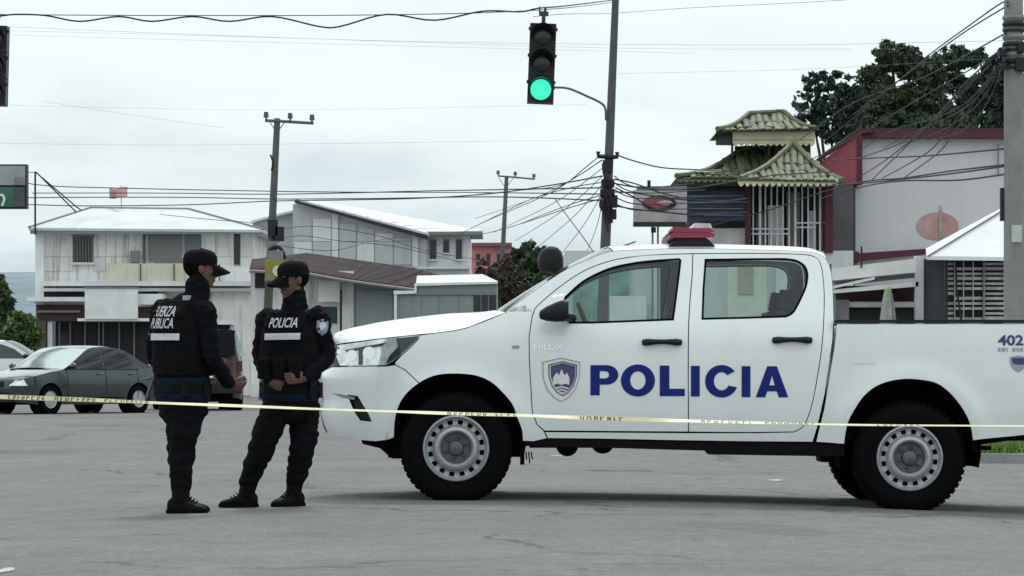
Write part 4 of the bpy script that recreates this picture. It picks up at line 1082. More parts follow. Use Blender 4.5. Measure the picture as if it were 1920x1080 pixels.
for k, (x0, x1) in enumerate(((54, 170), (494, 352))):     # hip cappings
    A = P(x0, (427, 431)[k], Y - .9); B_ = P(x1, (390, 392)[k], Y + 4); MB().tube([A + Vector((0, 0, .02)), B_ + Vector((0, 0, .02))], .05, 5).build('hip_cap', frame_grey, rf)
MB().tube([P(170, 390, Y + 4), P(352, 392, Y + 4)], .06, 5).build('ridge_cap', frame_grey, rf)
part(H, 'ledge', wall_palegrey, 76, 527, 474, 536, Y - 1.2, 1.2)
part(H, 'ledge', wall_palegrey, 76, 540, 474, 546, Y - .9, .9)
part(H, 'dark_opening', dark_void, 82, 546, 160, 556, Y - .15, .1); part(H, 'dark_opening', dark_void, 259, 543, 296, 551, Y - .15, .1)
part(H, 'awning', white_board, 50, 557, 160, 565, Y - 2.2, 2.2); part(H, 'awning', white_board, 257, 551, 304, 571, Y - 2.2, 2.2); part(H, 'awning', white_board, 145, 597, 280, 602, Y - 2.4, 2.4)
bd = part(H, 'sign_board', white_board, 159, 540, 258, 598, Y - 2.5, .12)
part(bd, 'sign_edge', frame_grey, 158, 538, 259, 540.5, Y - 2.55, .2)
part(H, 'shop_fascia', dark_brown, 68, 571, 158, 602, Y - 1.6, .3); part(H, 'shop_fascia', dark_brown, 259, 575, 330, 596, Y - 1.6, .3)
part(H, 'fascia_strip', frame_grey, 70, 582, 150, 586, Y - 1.75, .12)
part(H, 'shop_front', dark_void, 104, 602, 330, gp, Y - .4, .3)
part(H, 'column', mat('brown_pillar', (.09, .075, .06), rough=.8, var=.2), 68, 602, 86, gp, Y - 1.6, .5); part(H, 'column', wall_palegrey, 89, 602, 98, gp, Y - 1.5, .4)
for x in (110, 130, 158, 184, 192, 222, 250): part(H, 'shop_mullion', frame_grey, x, 604, x + 3.0, gp - 4, Y - .5, .08)
part(H, 'shop_shelf', mat('dim_goods', (.05, .055, .06), rough=.7, var=.4, scale=3), 108, 622, 135, 655, Y - .46, .05)
pw = part(H, 'lower_wall', wall_white, 398, 500, 474, gp, Y - .3, .3)
part(H, 'wall_cap', wall_palegrey, 396, 530, 474, 534, Y - .5, .3)
# mast on the left end of that house, with its stays
ms = thing('roof_mast', 'thin dark mast with two slanting stays on the left end of the white house', 'mast', P(66, 440, Y - 1))
MB().tube([P(66, 440, Y - 1), P(66, 322, Y - 1)], .04, 6).build('mast_tube', wire_m, ms)
MB().tube([P(66, 322, Y - 1), P(140, 385, Y - 1), P(152, 394, Y + 1)], .028, 5).build('stay', wire_m, ms); MB().tube([P(68, 323, Y - 1), P(143, 398, Y)], .028, 5).build('stay', wire_m, ms)
MB().tube([P(48, 323, Y - 1), P(66, 323, Y - 1)], .015, 5).build('stay', wire_m, ms)
# faded red flag
fl = thing('roof_flag', 'small faded pink flag on a pale pole above the white house roof', 'flag', P(226, 392, Y + 4))
MB().tube([P(228, 394, Y + 4), P(227, 348, Y + 4)], .03, 6).build('flag_pole', mat('pale_pole', (.6, .6, .6), rough=.6, var=0), fl)
fp = MB(); cols = []
for i in range(9):
    t = i / 8; d = .25 * math.sin(t * 7); cols.append([P(205 + 34 * t, 352 + 2 * math.sin(t * 5), Y + 4 + d), P(205 + 34 * t, 371 + 2 * math.sin(t * 5 + .6), Y + 4 + d)])
fp.loft(cols, False, False); fp.build('flag_cloth', mat('faded_pink_cloth', (.62, .34, .38), rough=.9, var=.12, scale=2), fl, True, True)

# ------------------------------------------------------------------ grey block with a single slope white roof
Y = 142
G = thing('apartment_building', 'grey block with a bright single slope metal roof, in the middle distance', 'building', GP(720, Y))
gp = ground_py(Y)
prism(MB(), [(549, gp), (549, 384), (560, 378), (800, 440), (800, gp)], Y, 9).build('wall', wall_grey, G)
prism(MB(), [(776, gp), (776, 437), (880, 440), (880, gp)], Y + .3, 8).build('wall', wall_palegrey, G)
part(G, 'pilaster', wall_palegrey, 622, 392, 634, 500, Y - .12, .3); part(G, 'pilaster', wall_palegrey, 773, 437, 784, 500, Y - .12, .3)
for i, (xa, xb) in enumerate(((552, 585), (586, 621), (635, 668), (669, 702), (703, 737), (738, 772))):
    for (ya, yb) in ((410, 452), (453, 496)):
        top = 384 + (xa - 560) * .262
        if yb > top + 18: part(G, 'wall_panel', wall_grey if (i + ya) % 3 else wall_palegrey, xa + .6, max(ya, top + 16), xb - .6, yb, Y - .06, .07)
rfm = MB(); A, B, Cq, D = P(553, 372, Y - .5), P(800, 436, Y - .5), P(906, 432, Y + 5), P(575, 372, Y + 5)
rfm.add([A, B, Cq, D] + [q - Vector((0, 0, .16)) for q in (A, B, Cq, D)], [(0, 1, 2, 3), (7, 6, 5, 4), (0, 4, 5, 1), (1, 5, 6, 2), (2, 6, 7, 3), (3, 7, 4, 0)])
ro = rfm.build('roof', roof_white, G)
tr = MB(); a, b = P(552, 375, Y - .62), P(802, 441, Y - .62); tr.add([a, b, b - Vector((0, 0, .20)), a - Vector((0, 0, .11))] + [q + Vector((0, .1, 0)) for q in (a, b, b - Vector((0, 0, .20)), a - Vector((0, 0, .11)))], [(0, 1, 2, 3), (7, 6, 5, 4), (0, 4, 5, 1), (1, 5, 6, 2), (2, 6, 7, 3), (3, 7, 4, 0)])
tr.build('verge_board', mat('near_black_trim', (.015, .017, .018), rough=.6, var=0), ro)
for k in range(1, 11):
    t = k / 11; MB().tube([A.lerp(B, t) + Vector((0, 0, .03)), D.lerp(Cq, t) + Vector((0, 0, .006))], .014, 4).build('roof_seam', roof_white, ro)
part(G, 'eave', frame_grey, 798, 434, 904, 440, Y - .3, 5)
for (xa, xb, yb) in ((785, 794, 486), (806, 818, 486), (831, 842, 474), (855, 866, 486)):
    a = part(G, 'window', win_dark, xa, 450, xb, yb, Y + .2, .1); part(a, 'window_sill', wall_palegrey, xa - 2, yb, xb + 2, yb + 2.5, Y + .05, .2); part(a, 'window_frame', frame_grey, xa - 1, 447.5, xb + 1, 450, Y + .15, .1)
part(G, 'floor_band', wall_palegrey, 776, 500, 882, 504, Y - .1, .4)
# lower pitched wing seen between pole and block
prism(MB(), [(474, gp), (474, 418), (549, 398), (549, gp)], Y + 2, 6).build('wing', wall_grey, G)
pr_ = MB(); a, b = P(470, 414, Y + 1.6), P(552, 393, Y + 1.6); pr_.add([a, b, b + Vector((0, 6, .1)), a + Vector((0, 6, .1)), a - Vector((0, 0, .1)), b - Vector((0, 0, .1))], [(0, 1, 2, 3), (0, 4, 5, 1)]); pr_.build('wing_roof', roof_white, G)

# ------------------------------------------------------------------ low shop with a brown roof
Y = 118
B_ = thing('shop', 'low shop with a dull brown sheet roof, behind the officer facing left', 'shop', GP(650, Y)); gp = ground_py(Y)
part(B_, 'wall', wall_green, 662, 530, 800, gp, Y, 5); part(B_, 'wall', wall_white, 470, 508, 663, gp, Y - .1, 5)
rm = MB(); top = [(472, 486), (575, 474), (668, 487), (780, 503), (838, 520)]; bot = [(468, 503), (570, 507), (642, 520), (690, 527), (838, 546)]
T_ = [P(x, y, Y + 3) for x, y in top]; Bo = [P(x, y, Y - 1.2) for x, y in bot]
rm.loft([Bo, T_], False, False); rm.loft([[q - Vector((0, 0, .16)) for q in Bo], Bo], False, False); ro = rm.build('roof', roof_brown, B_)
for k in range(1, 16):
    t = k / 16 * 4; i = min(3, int(t)); f_ = t - i
    MB().tube([Bo[i].lerp(Bo[i + 1], f_) + Vector((0, 0, .0)), T_[i].lerp(T_[i + 1], f_) + Vector((0, 0, .0))], .016, 4).build('roof_seam', roof_brown, ro)
gu = MB().tube([q - Vector((0, .1, .1)) for q in Bo], .06, 6); gu.build('gutter', mat('pale_mauve_gutter', (.26, .23, .24), rough=.5, var=.1), B_)
part(B_, 'notice_board', white_board, 597, 526, 637, 566, Y - .4, .1); part(B_, 'door', wall_green, 668, 545, 735, gp, Y - .06, .08)
part(B_, 'post', wire_m, 637, 543, 641, 622, Y - .8, .12)
part(B_, 'side_window', win_dark, 600, 575, 632, 606, Y - .16, .1); part(B_, 'shop_opening', dark_void, 478, 512, 496, 540, Y - .16, .1)
for k in range(5): part(B_, 'wall_panel', wall_green, 742 + k * 12, 548, 753 + k * 12, gp, Y - .04, .05)

# ------------------------------------------------------------------ flat roofed house with stepped parapet
Y = 108
K = thing('bungalow', 'low flat roofed grey green house with a stepped white parapet edge', 'house', GP(840, Y)); gp = ground_py(Y)
prism(MB(), [(741, gp), (741, 548), (779, 548), (779, 533), (932, 531), (932, gp)], Y, 6).build('wall', mat('pale_green_render', (.25, .29, .28), rough=.85, var=.08, scale=.8, streak=.25), K)
cp = MB(); prism(cp, [(738, 552), (738, 545), (777, 545), (777, 531), (933, 528), (933, 532), (781, 536), (781, 550)], Y - .15, .5); cp.build('parapet_edge', white_board, K)
part(K, 'pilaster', white_board, 739, 552, 744, gp, Y - .12, .2)
rr_ = MB(); rr_.add([P(780, 531, Y + .2), P(935, 528, Y + .2), P(905, 514, Y + 5.5), P(782, 517, Y + 5.5)], [(0, 1, 2, 3)]); rr_.build('roof', roof_white, K)
a = part(K, 'window', win_dark, 888, 553, 930, 583, Y - .03, .1)
for x in (901, 915): part(a, 'window_bar', frame_grey, x, 553, x + 1.5, 583, Y - .06, .03)
part(K, 'lintel', frame_grey, 748, 549, 930, 553, Y - .06, .1)
for x in (790, 822, 860): part(K, 'wall_joint', frame_grey, x, 554, x + 1, gp, Y - .015, .03)

# ------------------------------------------------------------------ pink house, far
Y = 170
Pk = thing('pink_house', 'faded pink house far behind, beside the thin power pole', 'house', GP(920, Y)); gp = ground_py(Y)
part(Pk, 'wall', wall_pink, 884, 460, 958, gp, Y, 8); part(Pk, 'roof', mat('dull_red_roof', (.22, .09, .10), rough=.8, var=.2), 882, 455, 960, 461, Y - .5, 9)
for xa in (893, 912, 932, 947): part(Pk, 'window', win_dark, xa, 476, xa + 7, 498, Y - .05, .1)

# far row closing the street behind the cars
Y = 175
for k, (xa, xb, yt, m, lab) in enumerate([(-260, 60, 600, wall_palegrey, 'pale low garden wall closing the street at far left'), (930, 1120, 560, wall_green, 'low grey green wall far behind the truck cab')]):
    wl = thing('garden_wall', lab, 'wall', GP((xa + xb) / 2, Y + k)); part(wl, 'wall', m, xa, yt, xb, ground_py(Y), Y + k, .4); part(wl, 'wall_cap', wall_palegrey, xa - 3, yt - 3, xb + 3, yt, Y + k - .1, .6)
# ------------------------------------------------------------------ right hand side: pagoda restaurant, grey building, stall, canopy
Y = 82; SCL = F / Y
R = thing('pagoda_restaurant', 'restaurant with green tiled pagoda roofs and white window bars, right of centre', 'restaurant', GP(1440, Y)); gp = ground_py(Y)
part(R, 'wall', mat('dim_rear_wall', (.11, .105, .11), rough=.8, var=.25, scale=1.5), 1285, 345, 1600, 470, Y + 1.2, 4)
part(R, 'lower_wall', wall_palegrey, 1225, 470, 1600, gp, Y, 5)
part(R, 'lower_wall', mat('pale_mottled_render', (.5, .49, .49), rough=.85, var=.25, scale=1.2, streak=.3), 1318, 428, 1400, 470, Y + .1, 1)
for (xa, xb) in ((1398, 1408), (1546, 1562)): part(R, 'column', maroon, xa, 346, xb, 474, Y - .1, .35)
part(R, 'column', maroon, 1540, 352, 1544, 470, Y - .05, .2)
part(R, 'banner', mat('dark_navy_banner', (.022, .032, .07), rough=.7, var=.35, scale=2.5), 1290, 358, 1397, 414, Y - .15, .15)
for k in range(4): part(R, 'banner_stripe', mat('greyed_blue_stripe', (.10, .13, .2), rough=.7, var=.3), 1292, 366 + k * 12, 1394, 368.5 + k * 12, Y - .19, .03)
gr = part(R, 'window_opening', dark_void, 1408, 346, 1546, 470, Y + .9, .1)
for (xa, xb, ya, yb, m) in ((1440, 1470, 385, 470, white_board), (1475, 1500, 360, 465, frame_grey), (1515, 1530, 395, 470, wall_palegrey), (1418, 1436, 400, 470, frame_grey)): part(R, 'interior_item', m, xa, ya, xb, yb, Y + .6, .2)
for i, x in enumerate((1411, 1423, 1434, 1445, 1456, 1467, 1478.5, 1489, 1503, 1514, 1526, 1536, 1549.5)): part(R, 'window_bar', grille_white, x, 345, x + (4.5 if i in (1, 7, 11) else 2.6), 472, Y - .02, .05)
for (xa, xb, ya) in ((1409, 1480, 428), (1409, 1480, 437), (1489, 1546, 416.5), (1489, 1530, 425)): part(R, 'window_rail', grille_white, xa, ya, xb, ya + 2.6, Y - .05, .04)
# ground floor seen through the cab windows
part(R, 'door', mat('cream_door', (.75, .74, .66), rough=.7, var=.1), 1364, 496, 1438, 600, Y - .12, .12)
part(R, 'door_panel', mat('tan_panel', (.5, .42, .33), rough=.7, var=.2), 1384, 500, 1412, 552, Y - .16, .05)
part(R, 'shop_window', mat('mottled_green_glass', (.22, .36, .31), rough=.2, var=.5, scale=1.5), 1075, 490, 1180, 620, Y + .1, .1); part(R, 'side_wall', wall_palegrey, 1060, 470, 1226, gp, Y + .2, 3)  # pane in mottled green, wall beside it
part(R, 'white_panel', white_board, 1143, 555, 1212, 640, Y - .3, .1); part(R, 'dark_doorway', dark_void, 1238, 490, 1300, gp, Y - .04, .1)
part(R, 'notice', white_board, 1455, 500, 1475, 560, Y - .1, .1)

tile_me = None
def tile_mesh(w_, l_, r_):
    mb = MB(); rings = []
    for t in (0, 1):
        rings.append([(math.cos(a) * w_ / 2 * (1.0 - .08 * t), t * l_, math.sin(a) * r_ * (1 - .08 * t)) for a in np.linspace(0, PI, 6)])
    mb.loft(rings, False, False); mb.add(rings[0], [tuple(range(6))])
    return mb.mesh('roof_tile', None, False)
def tiled_face(parent, a, b, c, d, cols, rows, sag, m=tile_m, cov=None):
    "front face a,b (eave) c,d (top, over b and a); tiles follow a hollow curve"
    w_ = (b - a).length / cols; l_ = ((d - a).length) / rows * 1.12
    me = tile_mesh(w_ * .98, l_, .042)
    me.materials.append(m)
    def S(u, v):
        p = a.lerp(b, u).lerp(d.lerp(c, u), v); return p - Vector((0, 0, sag * math.sin(PI * v)))
    for i in range(cols):
        for j in range(rows):
            xw = a.x + (b.x - a.x) * (i + .5) / cols; v = j / rows; v2 = (j + .9) / rows
            # clip to the face at this height
            l, r_ = a.lerp(d, v2 if v2 < 1 else 1).x, b.lerp(c, min(1, v2)).x
            if xw < l - w_ * .3 or xw > r_ + w_ * .3: continue
            def at(vv):
                l_, rr = a.lerp(d, vv), b.lerp(c, vv); t = 0 if abs(rr.x - l_.x) < 1e-6 else (xw - l_.x) / (rr.x - l_.x)
                q = l_.lerp(rr, t); return Vector((xw, q.y, q.z - sag * math.sin(PI * vv)))
            p0, p1 = at(v), at(min(1, v + 1 / rows)); dr = (p1 - p0).normalized(); n_ = Vector((1, 0, 0)).cross(dr).normalized()
            o = bpy.data.objects.new('roof_tile', me); COL.objects.link(o); o.parent = parent
            Mx = Matrix((Vector((1, 0, 0)), dr, n_)).transposed().to_4x4(); Mx.translation = p0 - origin(parent) + n_ * (.008 + random.uniform(0, .03)); o.matrix_local = Mx @ Matrix.Rotation(random.uniform(-.09, .09), 4, 'Z') @ Matrix.Rotation(random.uniform(-.05, .05), 4, 'X')
def scallop(parent, xa, xb, yt, yb, Yp, n_, m, name='fascia_scallops'):
    pts = [(xb, yt), (xa, yt)]
    for k in range(n_):
        for t in (0.0, .25, .5, .75):
            x = xa + (xb - xa) * (k + t) / n_; pts.append((x, yb - (yb - yt) * .45 * (1 - math.sin(PI * t))))
    pts.append((xb, yb - (yb - yt) * .45)); return prism(MB(), pts, Yp, .08).build(name, m, parent)
# main lower roof: long slope, and a steep hipped gable facing the camera
def hipx(parent, A, B, Rr0, Rr1, Yf, dep, sag, cols, rows, name, m):
    a, b = P(*A, Yf), P(*B, Yf); c, d = P(*Rr1, Yf + dep / 2), P(*Rr0, Yf + dep / 2)
    mb = MB(); n = 6
    def side(p, q, r_, s_):
        rows_ = [[p.lerp(s_, i / n) - Vector((0, 0, sag * math.sin(PI * i / n))), q.lerp(r_, i / n) - Vector((0, 0, sag * math.sin(PI * i / n)))] for i in range(n + 1)]
        mb.loft(rows_, False, False)
    b2, a2 = Vector((b.x, Yf + dep, b.z)), Vector((a.x, Yf + dep, a.z))
    side(a, b, c, d); side(b, b2, c, c); side(b2, a2, d, c); side(a2, a, d, d)
    mb.add([a, b, b2, a2], [(0, 3, 2, 1)])
    o = mb.build(name, m, parent, True, False, None, True)
    tiled_face(o, a, b, c, d, cols, rows, sag)
    for p, q in ((a, d), (b, c)):
        MB().tube([p.lerp(q, i / 6) + Vector((0, -.02, .06 - sag * math.sin(PI * i / 6))) for i in range(7)], .07, 6).build('hip_ridge', tile_m, o)
    if (d - c).length > .2: MB().tube([d + Vector((0, 0, .05)), c + Vector((0, 0, .05))], .08, 6).build('ridge', tile_m, o)
    return o
r1 = hipx(R, (1268, 334), (1500, 338), (1390, 283), (1480, 278), Y - .6, 5, .18, 17, 4, 'roof', tile_under)
r2 = hipx(R, (1388, 338), (1580, 342), (1485, 272), (1489, 272), Y - 1.8, 4, .14, 15, 5, 'porch_roof', tile_under)
scallop(r2, 1384, 1574, 334, 350, Y - 1.75, 16, cream); scallop(r1, 1270, 1386, 334, 342, Y - .55, 10, mat('olive_fascia', (.20, .2, .1), rough=.7, var=.2))
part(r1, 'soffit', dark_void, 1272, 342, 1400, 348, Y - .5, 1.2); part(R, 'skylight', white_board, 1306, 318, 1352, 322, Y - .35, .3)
# little tower on top
part(R, 'tower_core', dark_brown, 1452, 272, 1520, 300, Y + 1.2, 1.5)
for x in (1371, 1440, 1516): part(R, 'tower_post', wire_m, x, 246, x + 4, 292, Y + .7, .1)
part(R, 'tower_panel', cream, 1374, 243, 1528, 263, Y + .62, .08); scallop(R, 1374, 1528, 262, 274, Y + .62, 14, cream)
sd2 = MB(); a, b = P(1342, 246, Y + 2.2), P(1374, 246, Y + .7); sd2.add([a, b, b - Vector((0, 0, .36)), a - Vector((0, 0, .36))] + [q + Vector((.05, .08, 0)) for q in (a, b, b - Vector((0, 0, .36)), a - Vector((0, 0, .36)))], [(0, 1, 2, 3), (7, 6, 5, 4), (0, 4, 5, 1), (1, 5, 6, 2), (2, 6, 7, 3), (3, 7, 4, 0)]); sd2.build('tower_side', mat('painted_side_shade', (.02, .024, .024), rough=.8, var=.2), R)  # shade on the tower's side painted as a near-black face
r3 = hipx(R, (1345, 246), (1532, 244), (1404, 217), (1470, 214), Y + .3, 3.4, .1, 14, 3, 'tower_roof', tile_under)
part(r3, 'finial', tile_under, 1456, 205, 1466, 216, Y + 1.9, .2)

# shop sign: white box with a red lips shaped oval
Y = 76
S_ = thing('shop_sign', 'boxy white shop sign with a red and black pointed oval, before the pagoda', 'sign', GP(1240, Y))
part(S_, 'sign_box', mat('greyish_sign_face', (.46, .42, .43), rough=.6, var=.25, scale=1.5), 1188, 356, 1288, 420, Y, .3)
def oval(cx, cy, rx, ry, n=24, pw=1.0):
    return [(cx + rx * math.copysign(abs(math.cos(t)) ** pw, math.cos(t)), cy + ry * math.copysign(abs(math.sin(t)) ** 1.35, math.sin(t))) for t in np.linspace(0, 2 * PI, n + 1)[:-1]]
prism(MB(), oval(1236, 381, 33, 15), Y - .03, .03).build('oval_edge', mat('sign_black', (.03, .012, .014), rough=.6, var=.2), S_)
prism(MB(), oval(1233, 380, 28, 11), Y - .05, .03).build('oval_red', mat('sign_red', (.28, .07, .075), rough=.6, var=.25, scale=3), S_)
prism(MB(), oval(1247, 380, 15, 4.5), Y - .07, .03).build('oval_light', mat('sign_pale', (.42, .38, .39), rough=.6, var=.3, scale=5), S_)
part(S_, 'sign_foot', mat('sign_dark_edge', (.02, .02, .022), rough=.6, var=0), 1188, 416, 1286, 424, Y - .06, .4); part(S_, 'sign_top', frame_grey, 1194, 349, 1288, 357, Y, .3)
part(S_, 'bracket', wire_m, 1214, 338, 1220, 352, Y, .1)
for x in (1222, 1232): part(S_, 'sign_post', frame_grey, x, 422, x + 3.5, ground_py(Y), Y + .12, .08)
part(S_, 'meter', wire_m, 1221, 426, 1230, 436, Y, .1)

# long grey building with red gable end
Y = 84
L_ = thing('warehouse', 'long pale grey building with a maroon roof edge and faded red end wall', 'building', GP(1750, Y)); gp = ground_py(Y)
part(L_, 'wall', mat('mauve_grey_render', (.66, .645, .655), rough=.85, var=.07, scale=.5, streak=.28, dirt=(.48, .47, .46), bump=.01, bscale=2), 1603, 258, 2250, gp, Y, 9)
prism(MB(), [(1520, 345), (1520, 318), (1612, 250), (1617, 258), (1617, 345)], Y - .4, .4).build('end_wall', red_wall, L_)
part(L_, 'roof_edge', maroon, 1610, 246, 2260, 259, Y - .35, .5); part(L_, 'corner_strip', maroon, 1608, 258, 1617, 346, Y - .45, .3)
prism(MB(), [(1500, 330), (1500, 322), (1606, 243), (1640, 243), (1640, 248), (1608, 251)], Y - .5, 3).build('gable_roof', dark_brown, L_)
part(L_, 'roof', dark_brown, 1610, 240, 2260, 247, Y + .1, 9)
a = part(L_, 'window', win_dark, 1562, 352, 1604, 468, Y - .2, .3)
for x in (1566, 1576, 1588, 1598): part(a, 'window_bar', frame_grey, x, 352, x + 2, 468, Y - .26, .05)
part(L_, 'window_lintel', dark_brown, 1558, 345, 1606, 352, Y - .3, .3)
prism(MB(), [(1560, 478), (1740, 466), (1740, 476), (1560, 495)], Y - .6, .5).build('base_trim', maroon, L_)
part(L_, 'base_wall', maroon, 1556, 472, 1610, 492, Y - .4, .4)
# faded round mural: red disc on the grey wall
prism(MB(), [(1758 + 40 * math.cos(t), 424 + 26 * math.sin(t)) for t in np.linspace(0, 2 * PI, 33)[:-1]], Y - .02, .02).build('mural_disc', mat('faded_coral_paint', (.50, .30, .28), rough=.9, var=.28, scale=1.2, streak=.6, dirt=(.55, .50, .50)), L_, True, False)
prism(MB(), [(1764 + 4 * math.cos(t), 418 + 34 * math.sin(t)) for t in np.linspace(0, 2 * PI, 17)[:-1]], Y - .045, .02).build('mural_stroke', mat('faded_cream_paint', (.42, .40, .32), rough=.9, var=.2), L_)
part(L_, 'service_conduit', frame_grey, 1871, 270, 1873, 330, Y - .1, .05)

# snack stall with white awning and counters in front of it
Y = 62
St = thing('snack_stall', 'open snack stall with long white awning and counters behind the truck bed', 'stall', GP(1640, Y)); gp = ground_py(Y)
prism(MB(), [(1562, 503), (1722, 484), (1722, 510), (1562, 526)], Y, 1.8).build('awning', mat('off_white_awning', (.80, .77, .76), rough=.7, var=.08, scale=2), St)
prism(MB(), [(1562, 528), (1722, 512), (1722, 520), (1562, 536)], Y + .1, .2).build('awning_lower_rail', mat('brown_grey_rail', (.12, .10, .10), rough=.7, var=.2), St)  # dark brown-grey rail just below the awning
prism(MB(), [(1562, 543), (1722, 528), (1722, 537), (1562, 550)], Y - .1, .2).build('front_rail', white_board, St)
prism(MB(), [(1640, 524), (1562, 541), (1562, 536), (1640, 519)], Y - .15, .1).build('cross_brace', white_board, St)
part(St, 'back_wall', dark_brown, 1560, 536, 1722, gp, Y + 1.7, .1)
part(St, 'counter_top', wall_palegrey, 1580, 566, 1716, 576, Y + .3, .8); part(St, 'counter', dark_void, 1590, 576, 1716, gp, Y + .5, .6); part(St, 'counter_shelf', frame_grey, 1566, 562, 1592, gp, Y + .2, .6)
part(St, 'stall_post', mat('white_post', (.72, .72, .75), rough=.6, var=.1), 1717, 480, 1732, gp, Y - .1, .25); part(St, 'stall_post', frame_grey, 1562, 530, 1567, gp, Y, .12)
part(St, 'grey_panel', mat('slate_grey_sheet', (.12, .145, .145), rough=.6, var=.1, streak=.25), 1733, 486, 1772, gp, Y + .05, .15)
part(St, 'hook', wire_m, 1614, 462, 1617, 502, Y - .05, .04)
um = thing('closed_parasol', 'closed pale green and white parasol standing upright in the stall', 'parasol', GP(1665, Y - .4))
lz = [(.23, 640), (.175, 600), (.145, 578), (.11, 558), (.085, 548), (.07, 542), (.03, 538)]
mb = MB(); n = 16; rings = []
q0 = P(1665, 600, Y - .4)
for r_, py in lz: z = P(1665, py, Y - .4).z; rings.append([(q0.x + r_ * (1 + .16 * (j % 2)) * math.cos(2 * PI * j / n) * .8, q0.y + r_ * (1 + .16 * (j % 2)) * math.sin(2 * PI * j / n) * .8, z) for j in range(n)])
mb.loft(rings[:4]); mb.build('cloth', mat('dull_white_cloth', (.36, .37, .34), rough=.9, var=.2, scale=6), um)
MB().loft(rings[3:]).build('top_cloth', mat('pale_green_cloth', (.33, .38, .22), rough=.9, var=.2), um); MB().tube([GP(1665, Y - .4), P(1665, 600, Y - .4)], .03, 6).build('pole', frame_grey, um)

# white canopy with the metal shelving shutter below
Y = 60
Ca = thing('market_canopy', 'white peaked canopy over a slatted metal shutter, beside the thick concrete pole', 'canopy', GP(1850, Y)); gp = ground_py(Y)
a, b = P(1738, 480, Y), P(2190, 486, Y); ap = P(1962, 345, Y + 2); c_, d_ = Vector((b.x, Y + 4.2, b.z)), P(1736, 466, Y + 4.2)
cl = mat('white_canopy_cloth', (.80, .82, .82), rough=.8, var=.05)
MB().add([a, b, c_, d_, ap], [(0, 1, 4), (1, 2, 4), (2, 3, 4), (3, 0, 4)]).build('canopy_cloth', cl, Ca)
MB().add([a, b, b - Vector((0, 0, .07)), a - Vector((0, 0, .07)), d_, d_ - Vector((0, 0, .07))], [(0, 1, 2, 3), (0, 3, 5, 4)]).build('valance', cl, Ca)
MB().tube([a + Vector((.02, -.03, 0)), ap + Vector((0, -.03, .01))], .018, 5).build('seam', frame_grey, Ca)
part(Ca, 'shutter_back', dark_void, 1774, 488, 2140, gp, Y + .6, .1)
part(Ca, 'frame_post', mat('black_frame', (.015, .017, .018), rough=.6, var=0), 1772, 486, 1777, gp, Y + .3, .1); part(Ca, 'frame_post', frame_grey, 1844, 486, 1847, gp, Y + .35, .1)
random.seed(5)
slm = mat('worn_grey_slat', (.42, .42, .42), rough=.5, var=.35, scale=5)
for k in range(17):
    yy = 492 + k * 9.3
    for (xa, xb) in ((1778, 1788), (1792, 1843), (1847, 1882), (1930, 1990), (1994, 2100)):
        if random.random() < .86: part(Ca, 'slat', slm, xa, yy + random.uniform(-.8, .8), xb, yy + 5.0, Y + .42 + random.random() * .05, .05)
for x in (1789.5, 1806, 1824): part(Ca, 'slat_link', slm, x, 490, x + 1.8, 650, Y + .4, .03)
mb = MB().tube([P(1792, 490, Y + .2), P(1793, 540, Y + .2), P(1799, 575, Y + .2), P(1803, 610, Y + .2)], .02, 5); mb.build('hanging_cable', wire_m, Ca)
# ------------------------------------------------------------------ poles
def pole(name, label, base_px, top, Y, r0, r1, m, group=None, cat='utility pole'):
    b = GP(base_px, Y); t = thing(name, label, cat, b, 0, group)
    q = P(top[0], top[1], Y); MB().tube([b, b.lerp(q, .5), q], [r0, (r0 + r1) / 2, r1], 14).build('shaft', m, t, True, True)
    return t
def crossarm(t, pts, Y, ins, hub, dy=-.1, m=pole_dark, r=.05):
    MB().tube([P(x, y, Y + dy) for x, y in pts], r, 6).build('crossarm', m, t)
    for x, y, h in ins:
        MB().tube([P(x, y, Y + dy), P(x, y - h * .35, Y + dy), P(x, y - h * .36, Y + dy), P(x, y - h, Y + dy)], [.03, .03, .085, .07], 8).build('insulator', m, t)
    for x in (-1, 1): MB().tube([P(hub[0] + x * 14, hub[1] + 2, Y + dy), P(hub[0] - 1, hub[1] + 22, Y + dy)], .018, 4).build('brace', m, t)
Y = 104
p1 = pole('utility_pole', 'tall dark power pole with three insulators, above the officer facing left', 494, (520, 222), Y, .17, .10, pole_dark)
crossarm(p1, [(497, 226), (520, 227), (588, 231)], Y, [(499, 226, 16), (544, 228, 16), (585, 231, 16)], (520, 227))
MB().tube([P(507, 290, Y - .1), P(512, 305, Y - .15), P(509, 320, Y - .1)], .03, 5).build('loop', wire_m, p1)
for k, (x0, y0, x1, y1) in enumerate([(502, 412, 520, 442), (500, 452, 519, 474), (516, 425, 532, 452)]): part(p1, 'junction_box', wire_m if k != 1 else frame_grey, x0, y0, x1, y1, Y - .35, .3)
mb = MB(); mb.tube(catmull([P(504, 470, Y - .4), P(515, 463, Y - .4), P(528, 468, Y - .4), P(534, 486, Y - .4)], 4), .06, 6); mb.build('lamp_arm', wire_m, p1, True, True)
part(p1, 'lower_sleeve', mat('dull_olive_sleeve', (.10, .095, .07), rough=.8, var=.25), 496, 530, 508, 640, Y - .3, .3)
